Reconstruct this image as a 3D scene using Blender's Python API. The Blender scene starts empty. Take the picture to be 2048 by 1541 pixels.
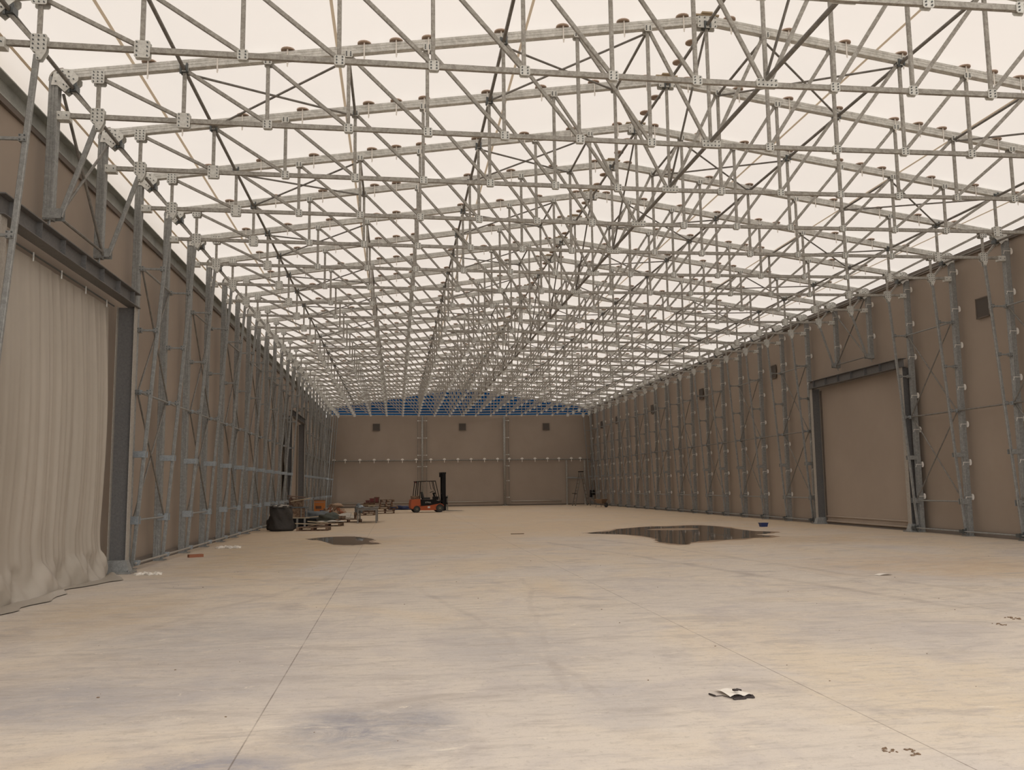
import bpy, math, random
from mathutils import Vector, Matrix
random.seed(7)
D = bpy.data
col = bpy.context.scene.collection
sc = bpy.context.scene
PI = math.pi

# ------------------------------------------------------------------ camera
CX = -5.524                      # the hall axis is x = 0, the camera stands left of it
cam = D.cameras.new('camera'); cam.sensor_width = 36; cam.lens = 1753.53*36/2048; cam.clip_end = 400
camo = D.objects.new('camera', cam); col.objects.link(camo)
pitch, yaw, roll = .1153, .13138, -.01254
fw = Vector((math.sin(yaw)*math.cos(pitch), math.cos(yaw)*math.cos(pitch), math.sin(pitch)))
r0 = Vector((math.cos(yaw), -math.sin(yaw), 0)); u0 = r0.cross(fw)
rr = r0*math.cos(roll)+u0*math.sin(roll); uu = u0*math.cos(roll)-r0*math.sin(roll)
m = Matrix((rr, uu, -fw)).transposed().to_4x4(); m.translation = (CX, 0, 1.6)
camo.matrix_world = m
sc.camera = camo
# ------------------------------------------------------------------ light: an evenly bright overcast sky outside
w = D.worlds.new('world'); sc.world = w; w.use_nodes = True
bg = w.node_tree.nodes['Background']; bg.inputs[0].default_value = (1.0, .955, .90, 1)
_n = w.node_tree.nodes; _tc = _n.new('ShaderNodeTexCoord'); _sp = _n.new('ShaderNodeSeparateXYZ'); _mr = _n.new('ShaderNodeMapRange')
w.node_tree.links.new(_tc.outputs['Generated'], _sp.inputs[0]); w.node_tree.links.new(_sp.outputs[1], _mr.inputs[0])
# the sky is brighter on the side of the open end, behind the camera
_mr.inputs[1].default_value = .2; _mr.inputs[2].default_value = -1.0; _mr.inputs[3].default_value = 1.20; _mr.inputs[4].default_value = 2.7
w.node_tree.links.new(_mr.outputs[0], bg.inputs[1])
_cr = _n.new('ShaderNodeValToRGB'); _mr2 = _n.new('ShaderNodeMapRange'); _mr2.inputs[1].default_value = .2; _mr2.inputs[2].default_value = -1.0
w.node_tree.links.new(_sp.outputs[1], _mr2.inputs[0]); w.node_tree.links.new(_mr2.outputs[0], _cr.inputs[0])
_cr.color_ramp.elements[0].color = (1.0, .948, .885, 1); _cr.color_ramp.elements[1].color = (.965, .965, .955, 1)
w.node_tree.links.new(_cr.outputs[0], bg.inputs[0])
sc.view_settings.view_transform = 'Standard'; sc.view_settings.look = 'None'
sc.view_settings.gamma = 1; sc.view_settings.exposure = 0.0; sc.view_settings.use_curve_mapping = False

# ------------------------------------------------------------------ materials
def new_mat(name, color=(.5, .5, .5), rough=.6, metal=0., spec=.5):
    mt = D.materials.new(name); mt.use_nodes = True
    b = mt.node_tree.nodes['Principled BSDF']
    b.inputs['Base Color'].default_value = (*color, 1); b.inputs['Roughness'].default_value = rough
    b.inputs['Metallic'].default_value = metal; b.inputs['Specular IOR Level'].default_value = spec
    return mt
def node(mt, t, **kw):
    n = mt.node_tree.nodes.new(t)
    for k, v in kw.items(): setattr(n, k, v)
    return n
def lk(mt, a, b): mt.node_tree.links.new(a, b)
def coords(mt, scale=(1, 1, 1), kind='Object', loc=(0, 0, 0), rot=(0, 0, 0)):
    tc = node(mt, 'ShaderNodeTexCoord'); mp = node(mt, 'ShaderNodeMapping')
    mp.inputs['Scale'].default_value = scale; mp.inputs['Location'].default_value = loc; mp.inputs['Rotation'].default_value = rot
    lk(mt, tc.outputs[kind], mp.inputs[0]); return mp.outputs[0]
def noise(mt, vec, scale, detail=4, rough=.55, dist=0):
    n = node(mt, 'ShaderNodeTexNoise'); n.inputs['Scale'].default_value = scale; n.inputs['Detail'].default_value = detail
    n.inputs['Roughness'].default_value = rough; n.inputs['Distortion'].default_value = dist
    lk(mt, vec, n.inputs['Vector']); return n.outputs['Fac']
def ramp(mt, fac, a, b, ca=(0, 0, 0, 1), cb=(1, 1, 1, 1)):
    r = node(mt, 'ShaderNodeValToRGB'); r.color_ramp.elements[0].position = a; r.color_ramp.elements[1].position = b
    r.color_ramp.elements[0].color = ca; r.color_ramp.elements[1].color = cb
    lk(mt, fac, r.inputs[0]); return r.outputs[0]
def mix(mt, fac, a, b, mode='MIX'):
    n = node(mt, 'ShaderNodeMix', data_type='RGBA', blend_type=mode)
    for v, i in ((fac, 0), (a, 6), (b, 7)):
        if hasattr(v, 'links'): lk(mt, v, n.inputs[i])
        elif i == 0: n.inputs[0].default_value = v
        else: n.inputs[i].default_value = (*v[:3], 1)
    return n.outputs[2]
def bump(mt, h, strength=.2, dist=.02):
    b = node(mt, 'ShaderNodeBump'); b.inputs['Strength'].default_value = strength; b.inputs['Distance'].default_value = dist
    lk(mt, h, b.inputs['Height']); lk(mt, b.outputs[0], mt.node_tree.nodes['Principled BSDF'].inputs['Normal'])
def base(mt, c): lk(mt, c, mt.node_tree.nodes['Principled BSDF'].inputs['Base Color'])

def galvanised(name, light, dark, metal=.35, rough=.5, sc_=9):
    mt = new_mat(name, light, rough, metal)
    v = coords(mt, (1, 1, 1)); n1 = noise(mt, v, sc_, 5, .7, .6); n2 = noise(mt, v, 60, 3, .6)
    c = mix(mt, ramp(mt, n1, .38, .66), dark, light)
    c = mix(mt, ramp(mt, n2, .62, .72), c, tuple(x*.62 for x in dark)); base(mt, c)
    return mt
M = {}
M['steel'] = galvanised('galvanised_steel', (.44, .42, .38), (.26, .24, .21), .25, .5, 14)
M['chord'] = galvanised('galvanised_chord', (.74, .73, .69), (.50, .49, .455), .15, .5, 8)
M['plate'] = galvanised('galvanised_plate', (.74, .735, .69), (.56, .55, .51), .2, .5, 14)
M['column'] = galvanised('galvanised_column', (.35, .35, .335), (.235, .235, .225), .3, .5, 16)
M['tube'] = galvanised('darkened_steel_tube', (.26, .245, .22), (.17, .16, .145), .3, .5)  # darker galvanised: the unlit undersides of the purlins are put into the colour
M['clamp'] = new_mat('dark_clamp', (.11, .12, .12), .45, .5)
M['zinc'] = galvanised('zinc_and_skylit_steel', (.42, .45, .47), (.30, .33, .35), .4, .4, 20)
M['beam'] = galvanised('door_beam_steel', (.165, .158, .152), (.125, .12, .117), .2, .6, 22)
M['beamlight'] = galvanised('door_post_flange', (.42, .385, .34), (.32, .29, .25), .1, .6, 26)
M['disc'] = new_mat('membrane_disc', (.42, .31, .235), .6)
M['strap'] = new_mat('white_strap', (.80, .76, .70), .6)
M['black'] = new_mat('black_paint', (.008, .007, .007), .6, 0, .2)
M['rubber'] = new_mat('rubber', (.035, .033, .032), .8)
M['orange'] = new_mat('orange_paint', (.42, .085, .022), .6)
M['orange2'] = new_mat('orange_cabinet', (.52, .17, .03), .55)
M['wood'] = new_mat('pallet_wood', (.30, .19, .12), .8)
v = coords(M['wood'], (6, 6, 6)); base(M['wood'], mix(M['wood'], ramp(M['wood'], noise(M['wood'], v, 1.3, 4), .4, .62), (.13, .075, .047), (.29, .20, .13)))
M['woodpale'] = new_mat('pale_board', (.38, .30, .20), .8)
M['wooddark'] = new_mat('dark_board', (.13, .07, .045), .8)
M['red'] = new_mat('dark_red_box', (.14, .022, .02), .6)
M['white'] = new_mat('white_sheet', (.52, .48, .42), .7)
M['blueplastic'] = new_mat('blue_plastic', (.02, .035, .13), .45)
M['bluecloth'] = new_mat('blue_tarpaulin', (.012, .022, .085), .5)
M['greycloth'] = new_mat('blue_grey_sheet', (.11, .125, .135), .7)
M['greencloth'] = new_mat('dark_green_sheet', (.07, .075, .06), .75)
M['bag'] = new_mat('black_bulk_bag', (.042, .036, .031), .75)
bump(M['bag'], noise(M['bag'], coords(M['bag']), 6, 4), .6, .08)
M['mud'] = new_mat('dry_mud', (.20, .13, .08), .9)
M['darkpaper'] = new_mat('dark_strip', (.035, .025, .022), .7)
M['terracotta'] = new_mat('crumpled_orange', (.30, .115, .06), .8)
M['cream'] = new_mat('crumpled_cream', (.37, .25, .165), .8)
M['paper'] = new_mat('pale_paper', (.80, .74, .66), .7)
M['topdark'] = new_mat('worn_table_top', (.15, .135, .115), .8)
M['alu'] = new_mat('worn_aluminium', (.21, .19, .165), .5, .3)

# floor: dusty concrete, grey where it is swept bare, yellow with dirt further in
F = M['floor'] = new_mat('concrete_floor', (.5, .43, .34), .72, 0, .35)
v = coords(F, (1, 1, 1)); vs = coords(F, (.55, 1.3, 1), rot=(0, 0, .10))
big = noise(F, v, .22, 6, .65, .9); mid = noise(F, v, .9, 6, .65, .8); st = noise(F, vs, 1.5, 7, .7, .6)
fine = noise(F, v, 14, 6, .75); sp = noise(F, v, 5.0, 2, .5)
c = mix(F, ramp(F, big, .36, .66), (.60, .535, .475), (.70, .61, .50))
c = mix(F, ramp(F, mid, .50, .72), c, (.50, .445, .415))
sep = node(F, 'ShaderNodeSeparateXYZ'); lk(F, coords(F), sep.inputs[0])
mr = node(F, 'ShaderNodeMapRange'); lk(F, sep.outputs[1], mr.inputs[0]); mr.inputs[1].default_value = 14; mr.inputs[2].default_value = 34
ad = node(F, 'ShaderNodeMath', operation='MULTIPLY_ADD'); lk(F, big, ad.inputs[0]); ad.inputs[1].default_value = 2.2; ad.inputs[2].default_value = -1.1
ad2 = node(F, 'ShaderNodeMath', operation='ADD', use_clamp=True); lk(F, mr.outputs[0], ad2.inputs[0]); lk(F, ad.outputs[0], ad2.inputs[1])
c = mix(F, ad2.outputs[0], c, (.60, .465, .32))
broken = ramp(F, noise(F, coords(F, (.7, 1.3, 1), rot=(0, 0, .2)), 2.6, 9, .78, .8), .36, .58, (.25, .25, .25, 1), (1, 1, 1, 1))
def dirt_patch(c, cx, cy, sx, sy, colr, k, ang=0.):
    vv = coords(F, (1/sx, 1/sy, 1), loc=(-cx/sx, -cy/sy, 0))
    L = node(F, 'ShaderNodeVectorMath', operation='LENGTH')
    # wobble the patch outline with noise
    w1 = node(F, 'ShaderNodeVectorMath', operation='SCALE'); ns = node(F, 'ShaderNodeTexNoise'); ns.inputs['Scale'].default_value = 1.1; ns.inputs['Detail'].default_value = 6
    ns.inputs['Roughness'].default_value = .7
    lk(F, coords(F), ns.inputs['Vector']); lk(F, ns.outputs['Color'], w1.inputs[0]); w1.inputs['Scale'].default_value = 1.6
    w2 = node(F, 'ShaderNodeVectorMath', operation='ADD'); lk(F, vv, w2.inputs[0]); lk(F, w1.outputs[0], w2.inputs[1])
    w3 = node(F, 'ShaderNodeVectorMath', operation='SUBTRACT'); lk(F, w2.outputs[0], w3.inputs[0]); w3.inputs[1].default_value = (.8, .8, 0)
    w4 = node(F, 'ShaderNodeVectorMath', operation='MULTIPLY'); lk(F, w3.outputs[0], w4.inputs[0]); w4.inputs[1].default_value = (1, 1, 0)
    lk(F, w4.outputs[0], L.inputs[0])
    fac = ramp(F, L.outputs['Value'], .35, 1.25, (k, k, k, 1), (0, 0, 0, 1))
    br = node(F, 'ShaderNodeMath', operation='MULTIPLY'); lk(F, fac, br.inputs[0]); lk(F, broken, br.inputs[1])
    return mix(F, br.outputs[0], c, colr)
c = dirt_patch(c, -5.65, 6.15, .75, .95, (.31, .295, .31), 1.)
c = dirt_patch(c, -6.6, 5.4, .8, .6, (.33, .31, .325), 1.)
c = dirt_patch(c, -8.2, 7.3, 1.5, .9, (.38, .355, .36), .9)
c = dirt_patch(c, -7.6, 10.2, 1.6, 1.8, (.44, .405, .385), .8)
c = dirt_patch(c, -4.4, 9.0, 1.0, 2.6, (.47, .43, .405), .8)
c = dirt_patch(c, -3.9, 6.8, .5, 1.2, (.47, .43, .41), .8)
c = dirt_patch(c, -.5, 9.5, 1.6, 2.0, (.50, .45, .42), .7)
c = dirt_patch(c, -9.3, 12.5, 1.6, 2.6, (.52, .40, .27), .6)
c = dirt_patch(c, -8.6, 24.0, 2.6, 9.0, (.54, .41, .25), .85)
c = dirt_patch(c, -7.4, 8.0, 2.2, 1.8, (.46, .42, .40), .7)
c = dirt_patch(c, 4.6, 16.0, 3.2, 3.0, (.56, .41, .27), .7)
c = dirt_patch(c, 5.0, 24.0, 4.0, 2.0, (.50, .36, .22), .7)
c = dirt_patch(c, -7.1, 27.5, 2.2, 3.4, (.44, .33, .21), .7)
c = dirt_patch(c, -1.3, 6.5, 1.6, 2.0, (.68, .56, .40), .6)
c = mix(F, ramp(F, st, .53, .68, (0, 0, 0, 1), (.75, .75, .75, 1)), c, (.42, .365, .325))
smear = noise(F, coords(F, (.5, 2.2, 1), rot=(0, 0, -.22)), 4.5, 8, .75, .4)
c = mix(F, ramp(F, smear, .50, .66, (0, 0, 0, 1), (.55, .55, .55, 1)), c, (.40, .345, .30))
c = mix(F, ramp(F, fine, .55, .70), c, mix(F, .40, c, (.26, .22, .18)))
c = mix(F, ramp(F, noise(F, coords(F, (.6, 1.6, 1)), 3.2, 8, .8, 1.), .60, .68), c, (.76, .68, .57))
c = mix(F, ramp(F, noise(F, coords(F, (1, 1.5, 1)), 48, 4, .7), .56, .74, (0, 0, 0, 1), (.45, .45, .45, 1)), c, (.30, .25, .21))
def track(c, x0, y0, x1, y1, wd, k):
    dx, dy = x1-x0, y1-y0; L_ = math.hypot(dx, dy); ang = math.atan2(dy, dx)
    # local frame of the track: u along it, v across it, bent slightly by noise
    tc = node(F, 'ShaderNodeTexCoord'); o1 = node(F, 'ShaderNodeVectorMath', operation='SUBTRACT'); lk(F, tc.outputs['Object'], o1.inputs[0]); o1.inputs[1].default_value = (x0, y0, 0)
    rt = node(F, 'ShaderNodeVectorRotate', rotation_type='Z_AXIS'); lk(F, o1.outputs[0], rt.inputs[0]); rt.inputs['Angle'].default_value = -ang
    sx = node(F, 'ShaderNodeSeparateXYZ'); lk(F, rt.outputs[0], sx.inputs[0])
    bend = node(F, 'ShaderNodeMath', operation='MULTIPLY_ADD'); lk(F, big, bend.inputs[0]); bend.inputs[1].default_value = .9; lk(F, sx.outputs[1], bend.inputs[2])
    ab = node(F, 'ShaderNodeMath', operation='SUBTRACT'); lk(F, bend.outputs[0], ab.inputs[0]); ab.inputs[1].default_value = .45
    a2 = node(F, 'ShaderNodeMath', operation='ABSOLUTE'); lk(F, ab.outputs[0], a2.inputs[0])
    cr = ramp(F, a2.outputs[0], wd*.5, wd, (1, 1, 1, 1), (0, 0, 0, 1))
    u1 = node(F, 'ShaderNodeMath', operation='GREATER_THAN'); lk(F, sx.outputs[0], u1.inputs[0]); u1.inputs[1].default_value = 0
    u2 = node(F, 'ShaderNodeMath', operation='LESS_THAN'); lk(F, sx.outputs[0], u2.inputs[0]); u2.inputs[1].default_value = L_
    m1 = node(F, 'ShaderNodeMath', operation='MULTIPLY'); lk(F, u1.outputs[0], m1.inputs[0]); lk(F, u2.outputs[0], m1.inputs[1])
    m2 = node(F, 'ShaderNodeMath', operation='MULTIPLY'); lk(F, m1.outputs[0], m2.inputs[0]); lk(F, cr, m2.inputs[1])
    m3 = node(F, 'ShaderNodeMath', operation='MULTIPLY'); lk(F, m2.outputs[0], m3.inputs[0]); lk(F, ramp(F, mid, .38, .62, (k*.3, k*.3, k*.3, 1), (k, k, k, 1)), m3.inputs[1])
    return mix(F, m3.outputs[0], c, (.36, .30, .26))
c = track(c, 1.6, 10.5, -1.2, 25.0, .13, .5)
c = track(c, 3.2, 9.5, .6, 26.0, .13, .45)
c = track(c, -4.2, 7.0, -3.4, 15.5, .05, .28)
c = track(c, -3.9, 6.8, -5.2, 14.5, .06, .3)
c = track(c, -8.8, 9.6, -6.0, 19.0, .10, .3)
# saw-cut joints running the length of the slab
for jx in (-6.48, -2.32, 1.85, 6.02):
    a = node(F, 'ShaderNodeMath', operation='SUBTRACT'); lk(F, sep.outputs[0], a.inputs[0]); a.inputs[1].default_value = jx
    b = node(F, 'ShaderNodeMath', operation='ABSOLUTE'); lk(F, a.outputs[0], b.inputs[0])
    l = node(F, 'ShaderNodeMath', operation='LESS_THAN'); lk(F, b.outputs[0], l.inputs[0]); l.inputs[1].default_value = .005
    g = node(F, 'ShaderNodeMath', operation='MULTIPLY'); lk(F, l.outputs[0], g.inputs[0]); lk(F, ramp(F, mid, .35, .6, (.2, .2, .2, 1), (.75, .75, .75, 1)), g.inputs[1])
    c = mix(F, g.outputs[0], c, (.15, .115, .09))
base(F, c); bump(F, fine, .25, .01)

def fabric(name, a, b_, rough=.55, sheen=0):
    mt = new_mat(name, a, rough, 0, .4); v = coords(mt); n1 = noise(mt, v, .35, 4, .6)
    base(mt, mix(mt, ramp(mt, n1, .38, .64), a, b_)); bump(mt, noise(mt, coords(mt, (1, 1, .35)), 1.1, 3, .5), .35, .06)
    return mt
M['pvc'] = fabric('brown_pvc_wall', (.325, .262, .210), (.355, .288, .232))
M['curtain'] = fabric('beige_pvc_curtain', (.385, .34, .285), (.425, .375, .318), .42)
M['pvcdark'] = fabric('dark_pvc_flap', (.12, .096, .078), (.15, .12, .096))
M['vent'] = new_mat('vent_mesh', (.085, .072, .062), .8)
M['gutter'] = galvanised('eave_channel', (.44, .45, .42), (.28, .285, .26), .25, .45, 1.5)
bl = M['blue'] = new_mat('blue_gable_sheet', (.012, .05, .17), .6, 0, .1)
v = coords(bl); wv = node(bl, 'ShaderNodeTexWave', bands_direction='Z'); wv.inputs['Scale'].default_value = 1.15; lk(bl, v, wv.inputs[0])
base(bl, mix(bl, ramp(bl, wv.outputs['Fac'], .55, .95), (.002, .062, .22), (.008, .13, .40)))
# roof membrane: white PVC that lets the daylight through
def membrane(name, t, d):
    mt = D.materials.new(name); mt.use_nodes = True; nt = mt.node_tree; nt.nodes.remove(nt.nodes['Principled BSDF'])
    out = nt.nodes['Material Output']
    a = nt.nodes.new('ShaderNodeBsdfTranslucent'); b = nt.nodes.new('ShaderNodeBsdfDiffuse'); s = nt.nodes.new('ShaderNodeAddShader')
    nz = noise(mt, coords(mt, (1, 1, 1)), .5, 5, .6)
    lk(mt, mix(mt, ramp(mt, nz, .35, .7), tuple(x*.975 for x in t), t), a.inputs[0]); b.inputs[0].default_value = (*d, 1)
    lk(mt, a.outputs[0], s.inputs[0]); lk(mt, b.outputs[0], s.inputs[1]); lk(mt, s.outputs[0], out.inputs[0]); return mt
M['membrane'] = membrane('white_roof_membrane', (.47, .447, .428), (.43, .41, .39))
M['seam'] = membrane('roof_seam_strap', (.33, .275, .21), (.30, .27, .22))
# water: a thin clear film over wet concrete
pw = M['water'] = new_mat('puddle_water', (.075, .052, .038), .03, 0, .5)
pw.node_tree.nodes['Principled BSDF'].inputs['IOR'].default_value = 1.33
M['wet'] = new_mat('wet_concrete', (.27, .175, .10), .55)

# ------------------------------------------------------------------ mesh helpers
class MB:
    def __init__(s): s.v = []; s.f = []; s.mi = []; s.cur = 0
    def add(s, vs, fs):
        o = len(s.v); s.v += [tuple(p) for p in vs]; s.f += [tuple(i+o for i in f) for f in fs]; s.mi += [s.cur]*len(fs); return s
    def box(s, c, d, rz=0, R=None):
        hx, hy, hz = d[0]/2, d[1]/2, d[2]/2
        R = R or Matrix.Rotation(rz, 3, 'Z'); c = Vector(c)
        vs = [c+R@Vector((x*hx, y*hy, z*hz)) for x in (-1, 1) for y in (-1, 1) for z in (-1, 1)]
        return s.add(vs, [(0, 1, 3, 2), (4, 6, 7, 5), (0, 4, 5, 1), (2, 3, 7, 6), (0, 2, 6, 4), (1, 5, 7, 3)])
    def frame(s, p0, p1, side=(0, 1, 0)):
        z = (Vector(p1)-Vector(p0)).normalized(); x = Vector(side)
        if abs(z.dot(x)) > .98: x = Vector((1, 0, 0))
        y = z.cross(x).normalized(); x = y.cross(z).normalized(); return x, y
    def prism(s, p0, p1, prof, side=(0, 1, 0), prof1=None):
        x, y = s.frame(p0, p1, side); n = len(prof); p0, p1 = Vector(p0), Vector(p1); prof1 = prof1 or prof
        vs = [p0+x*a+y*b for a, b in prof]+[p1+x*a+y*b for a, b in prof1]
        return s.add(vs, [(i, (i+1) % n, n+(i+1) % n, n+i) for i in range(n)]+[tuple(range(n))[::-1], tuple(range(n, 2*n))])
    def bar(s, p0, p1, w, h=None, side=(0, 1, 0)):      # w along side, h across
        h = h or w; a, b = w/2, h/2; e = min(a, b)*.28
        return s.prism(p0, p1, [(-a+e, -b), (a-e, -b), (a, -b+e), (a, b-e), (a-e, b), (-a+e, b), (-a, b-e), (-a, -b+e)], side)
    def ribbed(s, p0, p1, w, h, side=(0, 1, 0)):         # box profile with shallow grooves on all four faces
        a, b = w/2, h/2; g = .006
        P = []
        for (cx, cy, tx, ty) in ((0, -b, 1, 0), (a, 0, 0, 1), (0, b, -1, 0), (-a, 0, 0, -1)):
            L = a if tx else b; nx, ny = (ty, -tx)
            for t, d in ((-.92, 0), (-.42, 0), (-.36, g), (-.26, g), (-.2, 0), (.2, 0), (.26, g), (.36, g), (.42, 0), (.92, 0)):
                P.append((cx+tx*L*t-nx*d, cy+ty*L*t-ny*d))
        return s.prism(p0, p1, P, side)
    def cyl(s, p0, p1, r, n=10, r1=None):
        q = [(math.cos(2*PI*i/n), math.sin(2*PI*i/n)) for i in range(n)]; r1 = r if r1 is None else r1
        return s.prism(p0, p1, [(a*r, b*r) for a, b in q], prof1=[(a*r1, b*r1) for a, b in q])
    def plate(s, pts, y0, y1):                           # outline in the XZ plane, thick in Y
        n = len(pts)
        vs = [(x, y0, z) for x, z in pts]+[(x, y1, z) for x, z in pts]
        return s.add(vs, [tuple(range(n)), tuple(range(n, 2*n))[::-1]]+[((i+1) % n, i, n+i, n+(i+1) % n) for i in range(n)])
    def sheet(s, fn, nu, nv, close=False):
        vs = [fn(i/nu, j/nv) for j in range(nv+1) for i in range(nu+1)]
        return s.add(vs, [(j*(nu+1)+i, j*(nu+1)+i+1, (j+1)*(nu+1)+i+1, (j+1)*(nu+1)+i) for j in range(nv) for i in range(nu)])
    def mesh(s, name, mats, smooth=False):
        me = D.meshes.new(name); me.from_pydata(s.v, [], s.f)
        for x in (mats if isinstance(mats, (list, tuple)) else [mats]): me.materials.append(M[x] if isinstance(x, str) else x)
        me.polygons.foreach_set('material_index', s.mi)
        if smooth: me.polygons.foreach_set('use_smooth', [True]*len(s.f))
        me.update(); return me
    def build(s, name, mats, parent=None, smooth=False, loc=(0, 0, 0), rz=0):
        return obj(name, s.mesh(name, mats, smooth), parent, loc, rz)
def obj(name, me, parent=None, loc=(0, 0, 0), rz=0):
    o = D.objects.new(name, me); col.objects.link(o); o.parent = parent; o.location = loc; o.rotation_euler = (0, 0, rz); return o
def tag(o, label=None, cat=None, group=None, kind=None):
    for k, v_ in (('label', label), ('category', cat), ('group', group), ('kind', kind)):
        if v_: o[k] = v_
    return o
def thing(name, label, cat, loc=(0, 0, 0), rz=0, group=None):
    return tag(obj(name, None, None, loc, rz), label, cat, group)
ORD = ['', 'first', 'second', 'third', 'fourth', 'fifth', 'sixth', 'seventh', 'eighth', 'ninth', 'tenth', 'eleventh', 'twelfth', 'thirteenth', 'fourteenth', 'fifteenth', 'sixteenth', 'seventeenth', 'eighteenth', 'nineteenth', 'twentieth', 'twenty-first', 'twenty-second', 'twenty-third', 'twenty-fourth', 'twenty-fifth', 'twenty-sixth', 'twenty-seventh', 'twenty-eighth']

# ------------------------------------------------------------------ the setting
Y0, S = 12.033, 2.3735
FY = lambda i: Y0+i*S
YEND = 74.35; YFRONT = 1.0
def struct(o): o['kind'] = 'structure'; return o
struct(MB().box((0, (-4+YEND)/2, -.10), (22.9, YEND+4.3, .20)).build('floor', 'floor'))
ground = MB().sheet(lambda u, v_: (-90+180*u, -60+220*v_, -.215), 4, 4).build('ground', new_mat('outside_ground', (.42, .36, .28), .9)); struct(ground)

# roof membrane, its left edge rolled down over the eave
def roof_mesh():
    b = MB()
    pr = [(-11.42, 7.74), (-11.44, 8.05), (-11.36, 8.25), (-11.18, 8.40), (-10.95, 8.47)]
    pr += [(x, 10.075-.147*abs(x)) for x in (-9.5, -8, -6.5, -5, -3.3, -1.6, -.25)]+[(0, 10.065)]+[(x, 10.075-.147*abs(x)) for x in (.25, 1.6, 3.3, 5, 6.5, 8, 9.5, 11.22)]
    n = len(pr)-1
    b.sheet(lambda u, v_: (pr[round(u*n)][0], YFRONT+(YEND+.02-YFRONT)*v_, pr[round(u*n)][1]), n, 33)
    return b
struct(roof_mesh().build('ceiling', 'membrane', smooth=True))
k = 0
for sx in (-9.85, -6.55, -3.3, 3.3, 6.6, 9.85):
    k += 1; zz = 10.075-.147*abs(sx)-.012; sg = 1 if sx > 0 else -1
    b = MB().sheet(lambda u, v_: (sx+(u-.5)*.05, YFRONT+(YEND-YFRONT)*v_, zz-.147*sg*(u-.5)*.05), 1, 1)
    struct(b.build('trim_%d' % k, 'seam'))
for sx, sz in ((-11.425, 7.90), (-11.30, 8.27)):
    k += 1; b = MB(); b.box((sx, (YFRONT+YEND)/2, sz), (.012, YEND-YFRONT, .05)); struct(b.build('trim_%d' % k, 'seam'))
def wall_sheet(x, z0, z1, spans, sg):
    b = MB()
    for (ya, yb, za, zb) in spans:
        n = max(2, int((yb-ya)/.55))
        def fn(u, v_, t=0):
            y = ya+(yb-ya)*u; z = za+(zb-za)*v_
            q = math.sin((y-Y0)/S*PI)**2*.02+.012*math.sin(y*1.7+z*.6)
            return (x+sg*q+t, y, z)
        b.sheet(fn, n, 8); b.sheet(lambda u, v_: fn(u, v_, sg*.03), n, 8)
    return b
# left wall: two slits near the far end where daylight shows between the fabric panels
ga, gb = 67.4, 68.15
struct(wall_sheet(-11.25, 0, 7.3, [(YFRONT, ga, .06, 7.36), (ga, gb, .06, .5), (ga, gb, 6.9, 7.36), (gb, 72.2, .06, 7.36), (72.2, 72.9, .06, 1.1), (72.2, 72.9, 2.9, 7.36), (72.9, YEND, .06, 7.36)], -1).build('wall_left', 'pvc', smooth=True))
struct(wall_sheet(11.25, 0, 8.3, [(YFRONT, YEND, .06, 8.36)], 1).build('wall_right', 'pvc', smooth=True))
# channel beam under the left eave
b = MB(); L0, L1 = YFRONT, YEND
b.box((-11.40, (L0+L1)/2, 7.54), (.02, L1-L0, .40)); b.box((-11.33, (L0+L1)/2, 7.745), (.16, L1-L0, .02)); b.box((-11.31, (L0+L1)/2, 7.345), (.20, L1-L0, .02))
struct(b.build('trim_9', 'gutter'))
b = MB(); b.box((-11.24, (L0+L1)/2, 7.29), (.05, L1-L0, .10)); struct(b.build('trim_11', 'pvcdark'))
b = MB().box((11.20, (L0+L1)/2, 8.30), (.05, L1-L0, .20)); struct(b.build('trim_10', 'pvcdark'))
for sg, nm in ((-1, 'baseboard_left'), (1, 'baseboard_right')):
    b = MB(); b.prism((sg*11.17, L0, .0), (sg*11.17, L1, .0), [(-.09, .0), (.09, .0), (.05, .10), (-.03, .14)] if sg < 0 else [(-.09, 0), (.09, 0), (.03, .14), (-.05, .10)], side=(1, 0, 0))
    # make sure the profile points up
    b.v = [(x, y, abs(z)) for x, y, z in b.v]
    struct(b.build(nm, 'pvcdark'))
# back wall
b = MB()
def bw(u, v_): x = -11.3+22.6*u; z = .08+7.62*v_; return (x, YEND+.02*math.sin(x*1.3)*math.sin(z), z)
b.sheet(bw, 40, 14); b.sheet(lambda u, v_: Vector(bw(u, v_))+Vector((0, .05, 0)), 40, 14)
struct(b.build('wall_back', 'pvc', smooth=True))
b = MB(); b.box((0, YEND-.03, .05), (22.3, .12, .10)); struct(b.build('baseboard_back', 'pvcdark'))
b = MB(); b.plate([(-11.3, 7.68), (11.3, 7.68), (11.3, 8.44), (0, 10.07), (-11.3, 8.44)], YEND+.0, YEND+.05); struct(b.build('gable_back', 'blue'))

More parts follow.
